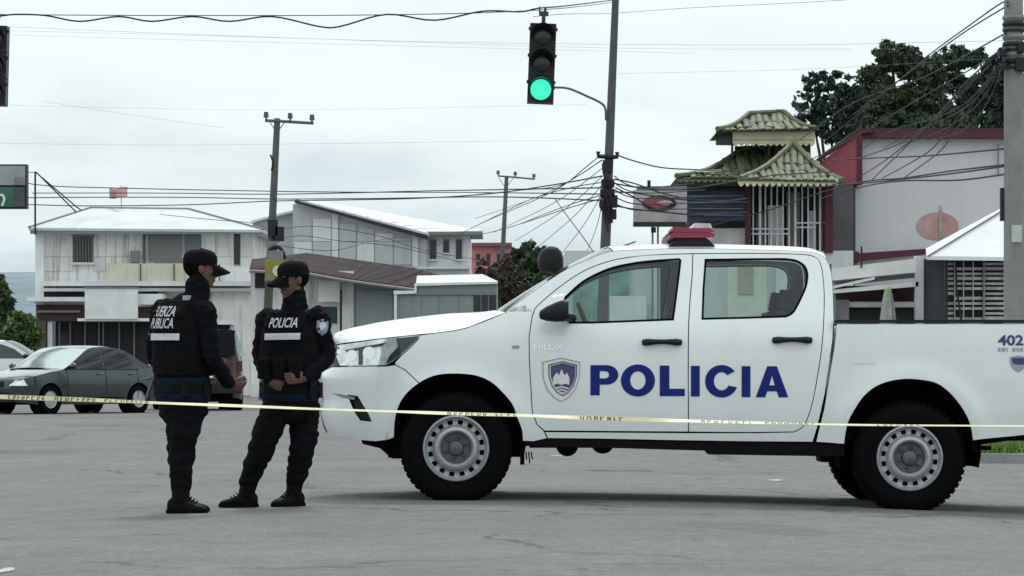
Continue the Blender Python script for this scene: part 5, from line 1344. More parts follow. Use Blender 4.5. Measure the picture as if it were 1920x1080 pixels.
# yellow signal box on that pole
ys_ = thing('pole_signal', 'yellow signal box with round pale lens fixed on the power pole between the officers', 'signal', P(512, 524, Y - .6))
part(ys_, 'box', mat('dull_yellow_box', (.26, .23, .05), rough=.6, var=.2), 497, 486, 531, 522, Y - .75, .4)
MB().lathe([(.001, 0), (.17, .0), (.18, .06)], P(521, 508, Y - .82), 'Y', 20).build('lens', mat('pale_lens', (.60, .62, .42), rough=.3, var=.1), ys_, True, True)
part(ys_, 'shelf', frame_grey, 496, 521, 528, 526, Y - .8, .4); part(ys_, 'camera_box', frame_grey, 502, 470, 530, 486, Y - .7, .3)
Y = 150
p2 = pole('utility_pole', 'thin far power pole beside the pink house', 929, (950, 330), Y, .15, .09, pole_dark)
crossarm(p2, [(934, 330), (950, 331), (1003, 336)], Y, [(934, 330, 10), (966, 332, 10), (1001, 336, 10)], (949, 331), r=.04)
Y = 70
p3 = pole('utility_pole', 'dark leaning pole crowded with cables, rising behind the truck cab', 1122, (1157, -70), Y, .135, .07, mat('dark_round_pole', (.085, .088, .092), rough=.75, var=.18, scale=3))
for k, (x0, y0, x1, y1) in enumerate([(1128, 336, 1152, 350), (1126, 354, 1153, 368), (1140, 366, 1158, 388), (1127, 376, 1138, 392), (1144, 392, 1156, 410), (1131, 300, 1149, 322)]):
    part(p3, 'splice_box', wire_m, x0, y0, x1, y1, Y - .24, .42)
for x, y in ((1122, 288), (1157, 289)): MB().tube([P(1139, y + 6, Y - .1), P(x, y + 5, Y - .1), P(x, y - 4, Y - .1)], .05, 6).build('bracket', wire_m, p3)
for k in range(9):
    random.seed(k); x0 = 1128 + random.random() * 8; y0 = 300 + random.random() * 70
    MB().tube(catmull([P(x0, y0, Y - .2), P(x0 - 8 + 26 * random.random(), y0 + 20, Y - .3), P(1140 + 8 * random.random(), y0 + 44 + 30 * random.random(), Y - .2)], 4), .022, 5).build('cable_loop', wire_m, p3)
mb = MB(); mb.tube(catmull([P(1136, 226, Y - .1), P(1135, 205, Y - .1), P(1128, 194, Y - .1), P(1102, 181, Y - .1), P(1066, 166, Y - .1), P(1040, 164, Y - .1)], 5), .025, 6); mb.build('lamp_arm', pole_dark, p3, True, True)
q = P(1022, 164, Y - .1); MB().box(q, (.42, .14, .09)).build('lamp_head', pole_dark, p3)
Y = 45
p4 = pole('utility_pole', 'thick pale concrete pole at the right edge, wrapped with cable clamps', 1904, (1900, -60), Y, .165, .128, conc)
for k, yy in enumerate((34, 46, 56, 70, 84, 92, 104, 116, 126)):
    MB().lathe([(.150, -.035), (.165, 0), (.150, .035)], P(1901, yy, Y), 'Z', 16).build('clamp', [frame_grey, wire_m, dark_steel][k % 3], p4)
for k, (x0, y0, x1, y1) in enumerate([(1874, 92, 1886, 104), (1878, 118, 1888, 128), (1909, 80, 1921, 98), (1866, 122, 1874, 132), (1905, 108, 1925, 132)]): part(p4, 'cable_bracket', wire_m, x0, y0, x1, y1, Y - .26, .2)
part(p4, 'pole_plate', mat('pale_plate', (.55, .58, .57), rough=.6, var=.1), 1897, 422, 1916, 454, Y - .185, .02)
part(p4, 'black_strip', wire_m, 1877, 352, 1882, 414, Y - .02, .12)

# ------------------------------------------------------------------ traffic signals hung on the cable
sig_black = mat('signal_black', (.012, .0125, .013), rough=.45, var=.15, spec=.35)
visor_m = mat('visor_black', (.02, .021, .022), rough=.5, var=.1, spec=.4)
lens_off = mat('unlit_lens', (.022, .018, .018), rough=.2, var=.3, scale=20)
lens_on = mat('green_signal_light', (.02, .3, .2), rough=.3, var=0, emit=(.05, .92, .55, 1.0))
def signal(label, cx, cy, Y, lean, lit):
    s = thing('traffic_light', label, 'traffic light', P(cx, cy, Y)); s.rotation_euler = (0, lean, 0)
    for k in range(3):
        zc = .345 * (1 - k)
        sec = MB(); rr = [(-.172, -.168), (.172, -.168), (.172, .168), (-.172, .168)]
        ch_ = [(-.17, -.165), (-.165, -.17), (.165, -.17), (.17, -.165), (.17, .165), (.165, .17), (-.165, .17), (-.17, .165)]
        sec.loft([[(x, y, z + zc) for x, z in ch_] for y in (0, .2)])
        o = sec.build('signal_section', sig_black, s, False)
        for sx in (-1, 1): MB().box((sx * .178, .06, zc + .1), (.02, .05, .04)).build('latch', sig_black, o, False)
        MB().lathe([(.001, -.022), (.07, -.018), (.125, -.004), (.14, .002)], (0, 0, zc), 'Y', 28).build('lens', lens_on if (lit and k == 2) else lens_off, o, False, True)
        ring = MB().lathe([(.14, .0), (.14, -.025), (.152, -.025), (.152, .0)], (0, 0, zc), 'Y', 28); ring.build('lens_ring', visor_m, o, False, True)
        v = MB(); a = np.linspace(math.radians(-15), math.radians(195), 19)
        v.loft([[(.146 * math.cos(t), 0, zc + .146 * math.sin(t)) for t in a], [(.150 * math.cos(t), -.07 - .15 * max(0, math.sin(t)), zc + .150 * math.sin(t)) for t in a]], False, False)
        v.loft([[(.154 * math.cos(t), 0, zc + .154 * math.sin(t)) for t in a], [(.158 * math.cos(t), -.07 - .15 * max(0, math.sin(t)), zc + .158 * math.sin(t)) for t in a]], False, False)
        vo = v.build('visor', visor_m, o, False, True)
    b = MB(); b.box((0, .1, .52 + .05), (.05, .05, .1)); b.box((0, .1, .65), (.12, .05, .06)); b.tube([(0, .1, .6), (.02, .1, .72)], .018, 6); b.tube([(-.05, .1, .64), (-.06, .1, .74)], .012, 5)
    b.build('hanger', dark_steel, s, False)
    MB().b2(-.172, .172, .2, .215, -.52, .52).build('back_plate', sig_black, s, False)
    return s
signal('black traffic light with its lowest lens lit bright green, hung from the cable', 1016, 118, 42, math.radians(2.3), True)
signal('black traffic light cut by the left edge of the picture', -13, 122, 42, math.radians(1.5), False)

# billboard at the left edge
Y = 75
bb = thing('billboard', 'boxy billboard with grey upper panel and green lower panel, at left edge', 'billboard', GP(10, Y))
part(bb, 'frame', mat('near_black_trim', (.015, .017, .018)), -90, 308, 50, 391, Y, .3)
part(bb, 'upper_panel', mat('pale_grey_panel', (.33, .36, .36), rough=.6, var=.12, scale=1.2), -88, 311, 47, 347, Y - .04, .05)
part(bb, 'lower_panel', mat('green_panel', (.03, .15, .095), rough=.6, var=.25, scale=1.6), -88, 351, 46, 388, Y - .04, .05)
part(bb, 'dark_stripe', mat('violet_grey_print', (.075, .07, .085), rough=.6, var=.3, scale=4), 27, 351, 46, 387, Y - .06, .03); part(bb, 'upper_stripe', mat('mauve_grey_print', (.2, .19, .21), rough=.6, var=.2), 27, 332, 46, 347, Y - .06, .03)
sw = MB(); sw.tube(catmull([P(-6, 368, Y - .06), P(4, 366, Y - .06), P(8, 374, Y - .06), P(4, 386, Y - .06)], 5), .03, 5); sw.build('swirl', white_board, bb, True, True)
for x in (-80, -45): part(bb, 'leg', frame_grey, x, 391, x + 7, ground_py(Y), Y + .1, .1)

# ------------------------------------------------------------------ overhead wires
def sagged(a, b, sag, n=14):
    return [a.lerp(b, i / n) - Vector((0, 0, sag * 4 * (i / n) * (1 - i / n))) for i in range(n + 1)]
def wire(pts, r, label, group, m=wire_m, name='overhead_wire', smooth=True):
    w3 = [P(*p) for p in pts]
    if smooth and len(w3) > 2: w3 = catmull(w3, 5)
    mb = MB().tube(w3, r, 5); b = w3[0]
    o = mb.solo(name, m, label, 'cable', b, group, True); return o
wire([(-40, 32, 42), (0, 30, 42), (30, 27, 42), (85, 29, 42), (150, 40, 42), (222, 31, 42), (285, 40, 42), (360, 31, 42), (430, 40, 42), (510, 31, 42), (600, 50, 42), (640, 49, 42), (725, 27, 42), (815, 38, 42), (905, 21, 42), (975, 22, 42), (1012, 15, 42), (1060, 11, 50), (1150, 0, 69.9)], .011, 'long wavy signal cable across the top of the sky, holding the green traffic light', None)
wire([(-40, 27, 42.3), (300, 29, 42.3), (700, 28, 42.3), (1010, 19, 42.3), (1150, 4, 69.8)], .006, 'straight thin support wire beside the wavy signal cable', None)
wire([(1000, 31, 43), (1066, 26, 55), (1148, 25, 69.8), (1290, 15, 66), (1500, 5, 60), (1640, -4, 55)], .005, 'thin pale wire running right from the leaning pole top', None, wire_pale)
ORD = iter(('uppermost, passing behind the green light', 'lowest, level above the house roofs', 'short sloping one at the left'))
LW = 'faint grey wire across the open sky, %s'
for pts in ([(-40, 48, 90), (300, 62, 90), (700, 76, 90), (1140, 83, 90), (1500, 84, 90), (1890, 76, 60)], [(-40, 268, 120), (300, 272, 120), (700, 268, 120), (1100, 262, 120)], [(80, 190, 120), (290, 222, 120), (420, 240, 120)]):
    wire(pts, .0035, LW % next(ORD), 'faint wires crossing the sky', wire_pale)
ORD = iter(('touching the mast tip', 'passing lowest over the white roof ridge', 'just above the lowest one', 'between the mast tip wire and the roof'))
LW = 'dark wire strung over the left house roofs, %s'
for pts in ([(-40, 320, 116), (66, 346, 116), (240, 353, 116), (480, 358, 116), (640, 360, 116), (900, 361, 116), (1128, 364, 70)],
            [(-40, 383, 110), (66, 384, 110), (160, 386, 110), (350, 384, 110), (510, 377, 104), (640, 375, 104), (780, 372, 100), (920, 363, 90), (1040, 346, 78), (1128, 330, 70)],
            [(-40, 372, 112), (140, 370, 112), (350, 370, 112), (508, 373, 104), (700, 372, 98), (930, 369, 84), (1128, 376, 70)],
            [(60, 362, 118), (300, 362, 118), (520, 364, 108), (800, 358, 96), (1128, 352, 70)]):
    wire(pts, .017, LW % next(ORD), 'level wires over the house roofs')
ORD = iter(('steepest, from the left bracket', 'second from the top at the leaning pole', 'third from the top at the leaning pole', 'lower middle one at the leaning pole', 'lowest one at the leaning pole', 'short one dropping steeply beside the leaning pole', 'long one crossing the grey block', 'running over the flat roofed house', 'running left over the white house wall', 'short loop before the grey block windows'))
LW = 'thin sagging cable between the two dark poles, %s'
for pts in ([(1128, 290, 70), (1100, 312, 74), (1060, 345, 80), (1010, 372, 90), (900, 420, 110), (800, 470, 130)], [(1128, 300, 70), (1090, 326, 76), (1040, 350, 84), (960, 358, 100), (880, 366, 120)],
            [(1128, 342, 70), (1070, 352, 80), (1000, 372, 95), (940, 400, 110), (880, 430, 130)], [(1128, 366, 70), (1080, 380, 80), (1030, 398, 95), (960, 425, 110), (900, 440, 130)],
            [(1128, 372, 70), (1060, 392, 80), (1000, 412, 95), (950, 428, 110)], [(1040, 372, 85), (1060, 400, 80), (1090, 440, 75), (1118, 480, 71)],
            [(504, 455, 104), (560, 442, 110), (640, 452, 116), (740, 462, 120), (860, 490, 124)], [(504, 438, 104), (580, 424, 112), (700, 440, 120), (800, 470, 126), (930, 492, 140)],
            [(504, 430, 104), (470, 418, 108), (400, 412, 114), (300, 402, 122)], [(520, 460, 104), (620, 470, 110), (700, 452, 116), (780, 440, 124)]):
    wire(pts, .012, LW % next(ORD), 'cables sagging between the left houses and the leaning pole')
ORD = iter(('highest, along the lower roof', 'crossing the sign top', 'just under the lower roof edge', 'crossing the red oval', 'over the blue banner top', 'lowest, under the sign oval'))
LW = 'cable from the leaning pole to the pagoda, %s'
for pts in ([(1155, 290, 70), (1190, 302, 70), (1240, 314, 72), (1300, 318, 76), (1390, 322, 79)], [(1152, 336, 70), (1190, 344, 70), (1235, 360, 72), (1290, 372, 74), (1400, 380, 78)], [(1152, 344, 70), (1200, 352, 70), (1260, 356, 72), (1320, 350, 74), (1440, 330, 76), (1560, 322, 70)],
            [(1154, 352, 70), (1186, 368, 70), (1230, 392, 72), (1290, 402, 75), (1400, 398, 78)], [(1154, 360, 70), (1190, 362, 70), (1260, 372, 72), (1340, 378, 74), (1400, 372, 78)], [(1154, 386, 70), (1190, 392, 70), (1250, 398, 72), (1330, 405, 74)]):
    wire(pts, .016, LW % next(ORD), 'cables between the leaning pole and the pagoda')
ORD = iter(('ending left by dark window', 'second steep one over the grey wall', 'steepest, farthest right on the grey wall', 'beside the steepest one on the grey wall', 'ending on the red end wall', 'across the middle of the trees', 'through the lower part of the tree crowns', 'topmost, leaving the picture at the top', 'just below the topmost one'))
LW = 'black cable slanting down from the concrete pole, %s'
for pts in ([(1886, 92, 44.8), (1872, 100, 46), (1817, 149, 52), (1719, 254, 64), (1617, 328, 76), (1540, 352, 80)], [(1886, 105, 44.8), (1822, 152, 52), (1711, 263, 64), (1636, 336, 76)], [(1886, 118, 44.8), (1860, 140, 48), (1783, 257, 60), (1755, 290, 64), (1694, 334, 74)],
            [(1886, 126, 44.8), (1838, 165, 50), (1767, 257, 60), (1733, 290, 66), (1655, 334, 76)], [(1886, 104, 44.8), (1850, 128, 50), (1758, 220, 60), (1690, 268, 68), (1600, 300, 78)], [(1886, 62, 44.8), (1800, 110, 52), (1720, 150, 58), (1600, 193, 66), (1500, 262, 76)],
            [(1884, 84, 44.8), (1850, 112, 50), (1733, 180, 60), (1600, 258, 72), (1500, 310, 79)], [(1890, 4, 44.8), (1874, 8, 46), (1820, 46, 52), (1740, 105, 60), (1640, 190, 70), (1540, 270, 78)], [(1890, 10, 44.8), (1800, 66, 54), (1700, 140, 62), (1600, 215, 72)]):
    wire(pts, .012, LW % next(ORD), 'cables slanting down from the concrete pole')
ORD = iter(('highest on the grey wall', 'longest, reaching past the white window bars', 'close under the longest one', 'lowest on the grey wall'))
LW = 'near level black cable from the concrete pole, %s'
for pts in ([(1882, 279, 45), (1739, 292, 56), (1619, 297, 66), (1560, 300, 72)], [(1882, 309, 45), (1780, 321, 52), (1692, 334, 60), (1622, 340, 66), (1540, 361, 72), (1444, 393, 76), (1300, 432, 79)], [(1882, 312, 45), (1780, 326, 52), (1692, 336, 60), (1622, 343, 66), (1520, 352, 72)], [(1882, 327, 45), (1794, 338, 52), (1694, 339, 60), (1617, 350, 66), (1540, 372, 72)]):
    wire(pts, .014, LW % next(ORD), 'cables sagging sideways from the concrete pole')
ORD = iter(('upper of the pair under the signal cable', 'lower of the pair under the signal cable', 'long one level with the lamp arm', 'one level with the right pole brackets'))
LW = 'hair thin grey wire crossing the whole sky, %s'
for pts in ([(-40, 56, 95), (500, 70, 95), (1140, 90, 95), (1600, 92, 95)], [(-40, 64, 95), (600, 82, 95), (1300, 100, 95)], [(-40, 196, 125), (500, 206, 125), (1100, 196, 110)], [(1160, 138, 95), (1500, 130, 95), (1880, 108, 60)]):
    wire(pts, .0028, LW % next(ORD), 'hair thin wires crossing the sky', wire_pale)
ORD = iter(('the outermost', 'the second', 'the third', 'the fourth', 'the fifth', 'the innermost and steepest'))
LW = 'thin drop cable fanning from the leaning pole down to the left, %s'
for i, (x1, y1) in enumerate(((890, 410), (925, 436), (965, 452), (1000, 470), (1040, 492), (1085, 505))):
    y0 = 300 + i * 15; wire([(1130, y0, 70), ((1130 + x1) / 2 + 8, (y0 + y1) / 2 + 10 - i * 3, 84), (x1, y1, 104 + (5 - i) * 4)], .009, LW % next(ORD), 'drop cables left of the leaning pole')
ORD = iter(('the topmost', 'the second', 'the third', 'the fourth', 'the lowest'))
LW = 'black drop cable draped right from the leaning pole splices, %s'
for i in range(5):
    wire([(1152, 330 + i * 13, 70), (1176 + i * 4, 346 + i * 12, 70), (1215 + i * 10, 352 + i * 10, 72), (1300 + i * 22, 344 + i * 12, 76)], .013, LW % next(ORD), 'drop cables right of the leaning pole')
ORD = iter(('nearest the pole', 'second from the pole', 'third from the pole', 'farthest from the pole'))
LW = 'thin drop cable looping over the maroon roof edge, %s'
for i, x in enumerate((1800, 1760, 1715, 1668)):
    wire([(1886, 96 + i * 9, 44.8), ((x + 1886) / 2 + 10, 190 + i * 6, 58), (x + 4, 246, 70), (x - 60, 262 + 8 * i, 80)], .010, LW % next(ORD), 'drop cables over the maroon roof edge')
random.seed(11)
tg = thing('cable_tangle', 'knot of coiled black cables hanging beside the concrete pole top', 'cable', P(1872, 110, 45.2), 0)
for k in range(7):
    c = P(1870 + random.uniform(-8, 10), 108 + random.uniform(-14, 22), 45.2); r_ = random.uniform(.03, .07)
    MB().tube([c + Vector((r_ * math.cos(t), .03 * math.sin(2 * t), r_ * 1.3 * math.sin(t))) for t in np.linspace(0, 2 * PI, 13)], .012, 5).build('coil', wire_m, tg, True, True)

# ------------------------------------------------------------------ trees
def leaf_mat(name, col, isl=.45):
    m = mat(name, col, rough=.65, var=.35, scale=.7, island=isl, spec=.25); return m
bark = mat('bark', (.06, .05, .04), rough=.95, var=.25, scale=6)
def crown(blobs, Y, n, size, m, root, depth=1.0, name='crown', seed=1, clump=.34, droop=0.0):
    rng = np.random.default_rng(seed); V, Fs = [], []
    tot = sum(b[2] * b[3] for b in blobs)
    for (px, py, rx, ry) in blobs:
        c = P(px, py, Y); k = Y / F; RX, RZ = rx * k, ry * k; RY = (RX + RZ) / 2 * depth
        c = c + Vector((0, rng.uniform(-.4, .4) * RY, 0)); nl = int(n * rx * ry / tot); nc = max(5, int(nl / 26))
        for _ in range(nc):
            d = rng.normal(size=3); d /= np.linalg.norm(d); rad = rng.uniform(.2, 1.0) ** .5
            rad *= 1.0 if rng.random() < .8 else 1.28
            cc = np.array(c) + d * rad * np.array([RX, RY, RZ]); cs = clump * min(RX, RZ) * rng.uniform(.45, 1.2)
            for _ in range(int(nl / nc)):
                p = cc + rng.normal(size=3) * cs * np.array([.5, .5, .38])
                a = rng.normal(size=3); a[2] -= droop; a /= np.linalg.norm(a); b = np.cross(a, rng.normal(size=3)); b /= (np.linalg.norm(b) + 1e-9)
                s = size * rng.uniform(.6, 1.3); i = len(V); fold = np.cross(a, b) * s * .12
                V += [p - a * s * .5, p + b * s * .22 + fold, p + a * s * .5, p - b * s * .22 + fold]; Fs.append((i, i + 1, i + 2, i + 3))
    mb = MB(); mb.v = [tuple(q) for q in V]; mb.f = Fs
    return mb.build(name, m, root, True, False, None, False)
def tree(name, label, cat, base_px, Y, blobs, n, size, m, seed=1, trunk_r=.18, depth=1.0, group=None):
    t = thing(name, label, cat, GP(base_px, Y), 0, group); b = GP(base_px, Y)
    big = max(blobs, key=lambda q: q[2] * q[3]); top = P(big[0], big[1], Y)
    fork = b.lerp(top, .6); MB().tube([b, b.lerp(fork, .5) + Vector((.1, 0, 0)), fork], [trunk_r, trunk_r * .8, trunk_r * .65], 8).build('trunk', bark, t, True, True)
    for q in blobs:
        e_ = P(q[0], q[1], Y); MB().tube(catmull([fork - Vector((0, 0, .1)), fork.lerp(e_, .5) + Vector((0, 0, .15)), e_], 3), [trunk_r * f_ for f_ in np.linspace(.5, .1, 7)], 6).build('limb', bark, t, True, True)
    crown(blobs, Y, n, size, m, t, depth, 'crown', seed)
    return t
Y = 98
dk = leaf_mat('dark_leaves', (.058, .085, .048)); md = leaf_mat('mid_green_leaves', (.085, .135, .04)); dl = leaf_mat('olive_leaves', (.06, .07, .035)); br = leaf_mat('dry_brown_leaves', (.075, .062, .045))
tree('broadleaf_tree', 'big dark broadleaf tree above the maroon roof edge', 'tree', 1690, Y,
     [(1672, 105, 34, 28), (1705, 120, 34, 30), (1640, 148, 32, 28), (1735, 140, 32, 30), (1660, 190, 50, 30), (1725, 190, 50, 34), (1700, 236, 90, 26), (1605, 215, 40, 32), (1780, 228, 50, 28), (1625, 250, 40, 20)], 19000, .21, dk, 1, .3)
tree('broadleaf_tree', 'feathery dark tree just left of the concrete pole, above the grey building', 'tree', 1830, Y + 3,
     [(1790, 108, 36, 20), (1838, 112, 34, 18), (1862, 138, 30, 26), (1775, 150, 34, 26), (1825, 165, 40, 26), (1860, 195, 40, 30), (1800, 210, 46, 26), (1850, 238, 50, 24), (1905, 170, 36, 50)], 13000, .21, leaf_mat('dusky_leaves', (.05, .078, .05)), 2, .25)
tree('broadleaf_tree', 'loose small leaved tree between the pagoda tower and the big tree', 'tree', 1560, Y - 6,
     [(1528, 155, 22, 22), (1575, 160, 30, 30), (1520, 205, 34, 28), (1560, 215, 40, 35), (1530, 250, 38, 25), (1595, 190, 35, 30), (1490, 222, 20, 14), (1580, 250, 40, 22)], 4200, .21, leaf_mat('blue_green_leaves', (.036, .062, .048)), 3, .14)
tree('broadleaf_tree', 'dark rounded tree behind the snorkel of the truck', 'tree', 1000, 135, [(995, 480, 26, 24), (975, 500, 30, 28), (1010, 510, 30, 40), (985, 540, 45, 40)], 3600, .42, dk, 4, .2)
tree('shrub', 'brownish bare shrub against the pink house, by the thin pole', 'shrub', 930, 128, [(915, 510, 22, 22), (940, 525, 34, 34), (965, 545, 30, 34), (920, 555, 34, 26)], 2400, .3, br, 5, .1)
tree('broadleaf_tree', 'dark green tree at the far left edge beside the white house', 'tree', 5, 150, [(-2, 548, 22, 34), (-25, 570, 40, 40), (14, 578, 16, 18)], 3000, .4, dk, 6, .2)
tree('hedge', 'bright green clipped bush in front of the white house corner', 'bush', 42, 122, [(40, 610, 24, 26), (30, 640, 28, 26), (58, 635, 22, 30), (10, 625, 24, 20)], 4500, .22, md, 7, .08)
for k, (px, Yq) in enumerate(((-150, 170), (-60, 190))): tree('broadleaf_tree', ['leafy tree outside the left edge, farther from the house', 'leafy tree outside the left edge, nearer the house'][k], 'tree', px, Yq, [(px, 560, 40, 50), (px + 20, 590, 40, 35)], 1500, .45, dk, 20 + k, .2)

# verge with grass at the right, behind the back wheel
gx0 = P(1832, 868, 33).x
vb = MB(); zt = .10
o = MB().b2(gx0, 14, 33.4, 48, -.3, .02); tag(o.build('verge', mat('verge_soil', (.12, .11, .085), rough=.95, var=.3, scale=2), None), kind='structure')
kb = MB(); kerbs = thing('kerb', 'worn pale kerb edging the grass verge behind the rear wheel', 'kerb', (gx0, 33.3, -.1))
for k in range(9): MB().b2(gx0 + k * 1.0, gx0 + k * 1.0 + .985, 33.2, 33.38, -.3, .035 + .01 * random.random()).build('kerb_stone', conc, kerbs)
for k in range(8): MB().b2(gx0 - .16, gx0 - .01, 33.4 + k, 34.385 + k, -.3, .035 + .01 * random.random()).build('kerb_stone', conc, kerbs)
rng = np.random.default_rng(9); V, Fs = [], []
for _ in range(7000):
    x = rng.uniform(gx0 + .02, gx0 + 4.5); y = rng.uniform(33.42, 38); cl_ = .5 + .5 * noise.noise(Vector((x * 1.4, y * 1.4, 0)))
    h = rng.uniform(.10, .26) * (.35 + 1.2 * cl_); l = rng.normal(0, .06, 2); a = rng.uniform(0, PI); w_ = .007; i = len(V)
    V += [(x - w_ * math.cos(a), y - w_ * math.sin(a), .02), (x + w_ * math.cos(a), y + w_ * math.sin(a), .02), (x + l[0], y + l[1], .02 + h)]; Fs.append((i, i + 1, i + 2))
mb = MB(); mb.v = V; mb.f = Fs; tag(mb.build('grass', mat('verge_grass', (.13, .21, .05), rough=.7, var=.3, scale=1.5, island=.4), None, True, False, None, False), kind='stuff')
wd_ = thing('weed', 'tuft of bright leafy weed on the verge behind the rear wheel', 'weed', (gx0 + .5, 33.8, .02))
crown([(1870, 846, 18, 16), (1900, 848, 18, 13)], 33.8, 700, .07, leaf_mat('weed_leaves', (.16, .30, .06)), wd_, 1, 'leaves', 8)

# small pale paint scraps and stones on the road
ws_m = mat('worn_road_paint', (.42, .42, .40), rough=.8, var=.25, scale=9)
for k, (px, py, wpx, lab) in enumerate([(10, 1062, 34, 'worn white paint scrap at the bottom left of the road'), (1455, 891, 34, 'small worn white paint scrap under the middle of the truck'), (1045, 855, 30, 'faint paint scrap on the road behind the front wheel')]):
    Yk = CAMH * F / (py - HOR); c = P(px, py, Yk); z = gz(c.x, Yk) + .004; ww = wpx / F * Yk; rngk = random.Random(k)
    ring = [(c.x + ww / 2 * math.cos(t) * rngk.uniform(.6, 1.1), Yk + .22 * math.sin(t) * rngk.uniform(.6, 1.1), z) for t in np.linspace(0, 2 * PI, 15)[:-1]]
    o = MB().poly(ring).solo('road_marking', ws_m, lab, 'road marking', (c.x, Yk, z)); o['kind'] = 'structure'

# ------------------------------------------------------------------ parked and waiting cars
def car(name, label, loc, rot, L, W, H, prof, belt, arches, wr, paint, windows, segs, group=None, cat='car', rear=False, lean=.24, screen=None):
    t = thing(name, label, cat, loc, rot, group)
    up = catmull([(a, b, 0) for a, b in prof], 3); up = [(q.x, q.y) for q in up]
    def S(u, z, o=0.0):
        e = 0.0
        for d in (u - 0.0, L - u):
            d = max(0, d); e += .30 * max(0, 1 - d / .55) ** 2.2
        tum = .03 * ((z - .62) / .4) ** 2 if z < belt else .03 * ((belt - .62) / .4) ** 2 + (z - belt) * lean
        return (u - L / 2, -W / 2 + e + tum + o, z)
    bot = [(L - .05, .30)]
    def arch(xc): return [(xc + (wr + .045) * math.cos(a), max(.2, wr + (wr + .045) * math.sin(a))) for a in np.linspace(-.35, PI + .35, 15)]
    for xc in sorted(arches, reverse=True): bot += arch(xc)
    bot += [(.05, .26)]
    out_ = up + bot
    pn = panel(out_, (), S, .12, 0, .03); b = pn.build('body', paint, t, False, True, None, True, 35)
    mirrored(pn, 0).build('body_side', paint, t, False, True, None, True, 35)
    def strip(i0, i1, m, nm, off=0.0):
        rows = []
        for (u, z) in up[i0:i1 + 1]:
            y0 = S(u, z)[1]; row = []
            for j in range(13):
                q = j / 12 * 2 - 1; k = 1 - abs(q) ** 2.5
                nose_ = .22 * max(0, 1 - u / .5) - .15 * max(0, 1 - (L - u) / .5)
                row.append((u - L / 2 - nose_ * k - (.10 * k if (nm == 'windscreen') else 0) + (.08 * k if nm == 'rear_window' else 0), q * abs(y0), z + .035 * k + off))
            rows.append(row)
        return MB().loft(rows, False, False).build(nm, m, t, False, True, None, True, 50)
    for nm, x0, x1 in segs:
        idx = [i for i, q in enumerate(up) if x0 - 1e-6 <= q[0] <= x1 + 1e-6]
        if nm == 'front': idx = [i for i in range(0, min(i for i, q in enumerate(up) if q[0] >= x1) + 1)]
        if nm == 'tail': idx = [i for i in range(max(i for i, q in enumerate(up) if q[0] <= x0), len(up))]
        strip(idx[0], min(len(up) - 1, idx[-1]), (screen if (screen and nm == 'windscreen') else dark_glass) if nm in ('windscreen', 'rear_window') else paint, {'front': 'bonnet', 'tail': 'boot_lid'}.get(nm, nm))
    for w_ in windows:
        q = panel(w_, (), S, .12, 0, .006, None, -.006); q.build('side_window', dark_glass, t, False, True); mirrored(q, 0).build('side_window', dark_glass, t, False, True)
    for xc in arches:
        for sd_ in (-1, 1):
            ww = MB(); y = sd_ * (W / 2 - .1); ww.lathe([(wr * .6, -.1), (wr * .93, -.1), (wr, -.05), (wr, .1), (.3 * wr, .1)], (xc - L / 2, y, wr), 'Y', 24)
            o = ww.build('wheel', black_rubber, t, False, True)
            MB().lathe([(.001, -.085 * 1), (wr * .25, -.09), (wr * .55, -.075), (wr * .62, -.1)], (xc - L / 2, y, wr), 'Y', 20).build('rim', steel_grey, o, False, True) if sd_ < 0 else None
            h = MB(); h.lathe([(wr + .05, -.06), (wr + .05, .2)], (xc - L / 2, y + (.0 if sd_ < 0 else -.14), wr), 'Y', 20); h.build('wheel_housing', under_black, t, False)
    MB().b2(-L / 2 + .25, L / 2 - .25, -W / 2 + .15, W / 2 - .15, .2, .5).build('underbody', under_black, t, False)
    return t, S, up
# dark teal saloon at left, three quarter front
teal = mat('dark_teal_paint', (.028, .044, .043), rough=.25, var=.03, coat=1.0, metal=.4)
pale_screen = mat('painted_sky_windscreen', (.55, .62, .60), rough=.12, metal=.7, var=.05)  # pale metallic tone painted in for bright sky reflected on the glass
th = math.radians(37); Y = 70
cx = P(122, 778, Y - 1.3).x; ctr = (P(167, 700, Y).x - .45, Y + .1)
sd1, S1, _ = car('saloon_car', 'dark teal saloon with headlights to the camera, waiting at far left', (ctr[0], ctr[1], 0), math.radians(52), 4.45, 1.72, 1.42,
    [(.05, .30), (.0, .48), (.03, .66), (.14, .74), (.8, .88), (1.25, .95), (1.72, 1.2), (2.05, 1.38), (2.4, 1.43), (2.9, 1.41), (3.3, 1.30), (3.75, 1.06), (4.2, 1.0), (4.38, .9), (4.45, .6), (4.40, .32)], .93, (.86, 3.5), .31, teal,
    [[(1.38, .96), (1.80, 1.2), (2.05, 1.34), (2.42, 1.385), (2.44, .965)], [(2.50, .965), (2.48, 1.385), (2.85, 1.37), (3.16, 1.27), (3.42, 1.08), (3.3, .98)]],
    [('front', 0, 1.25), ('windscreen', 1.25, 2.06), ('roof', 2.05, 3.0), ('rear_window', 2.95, 3.76), ('tail', 3.75, 4.45)], screen=pale_screen)
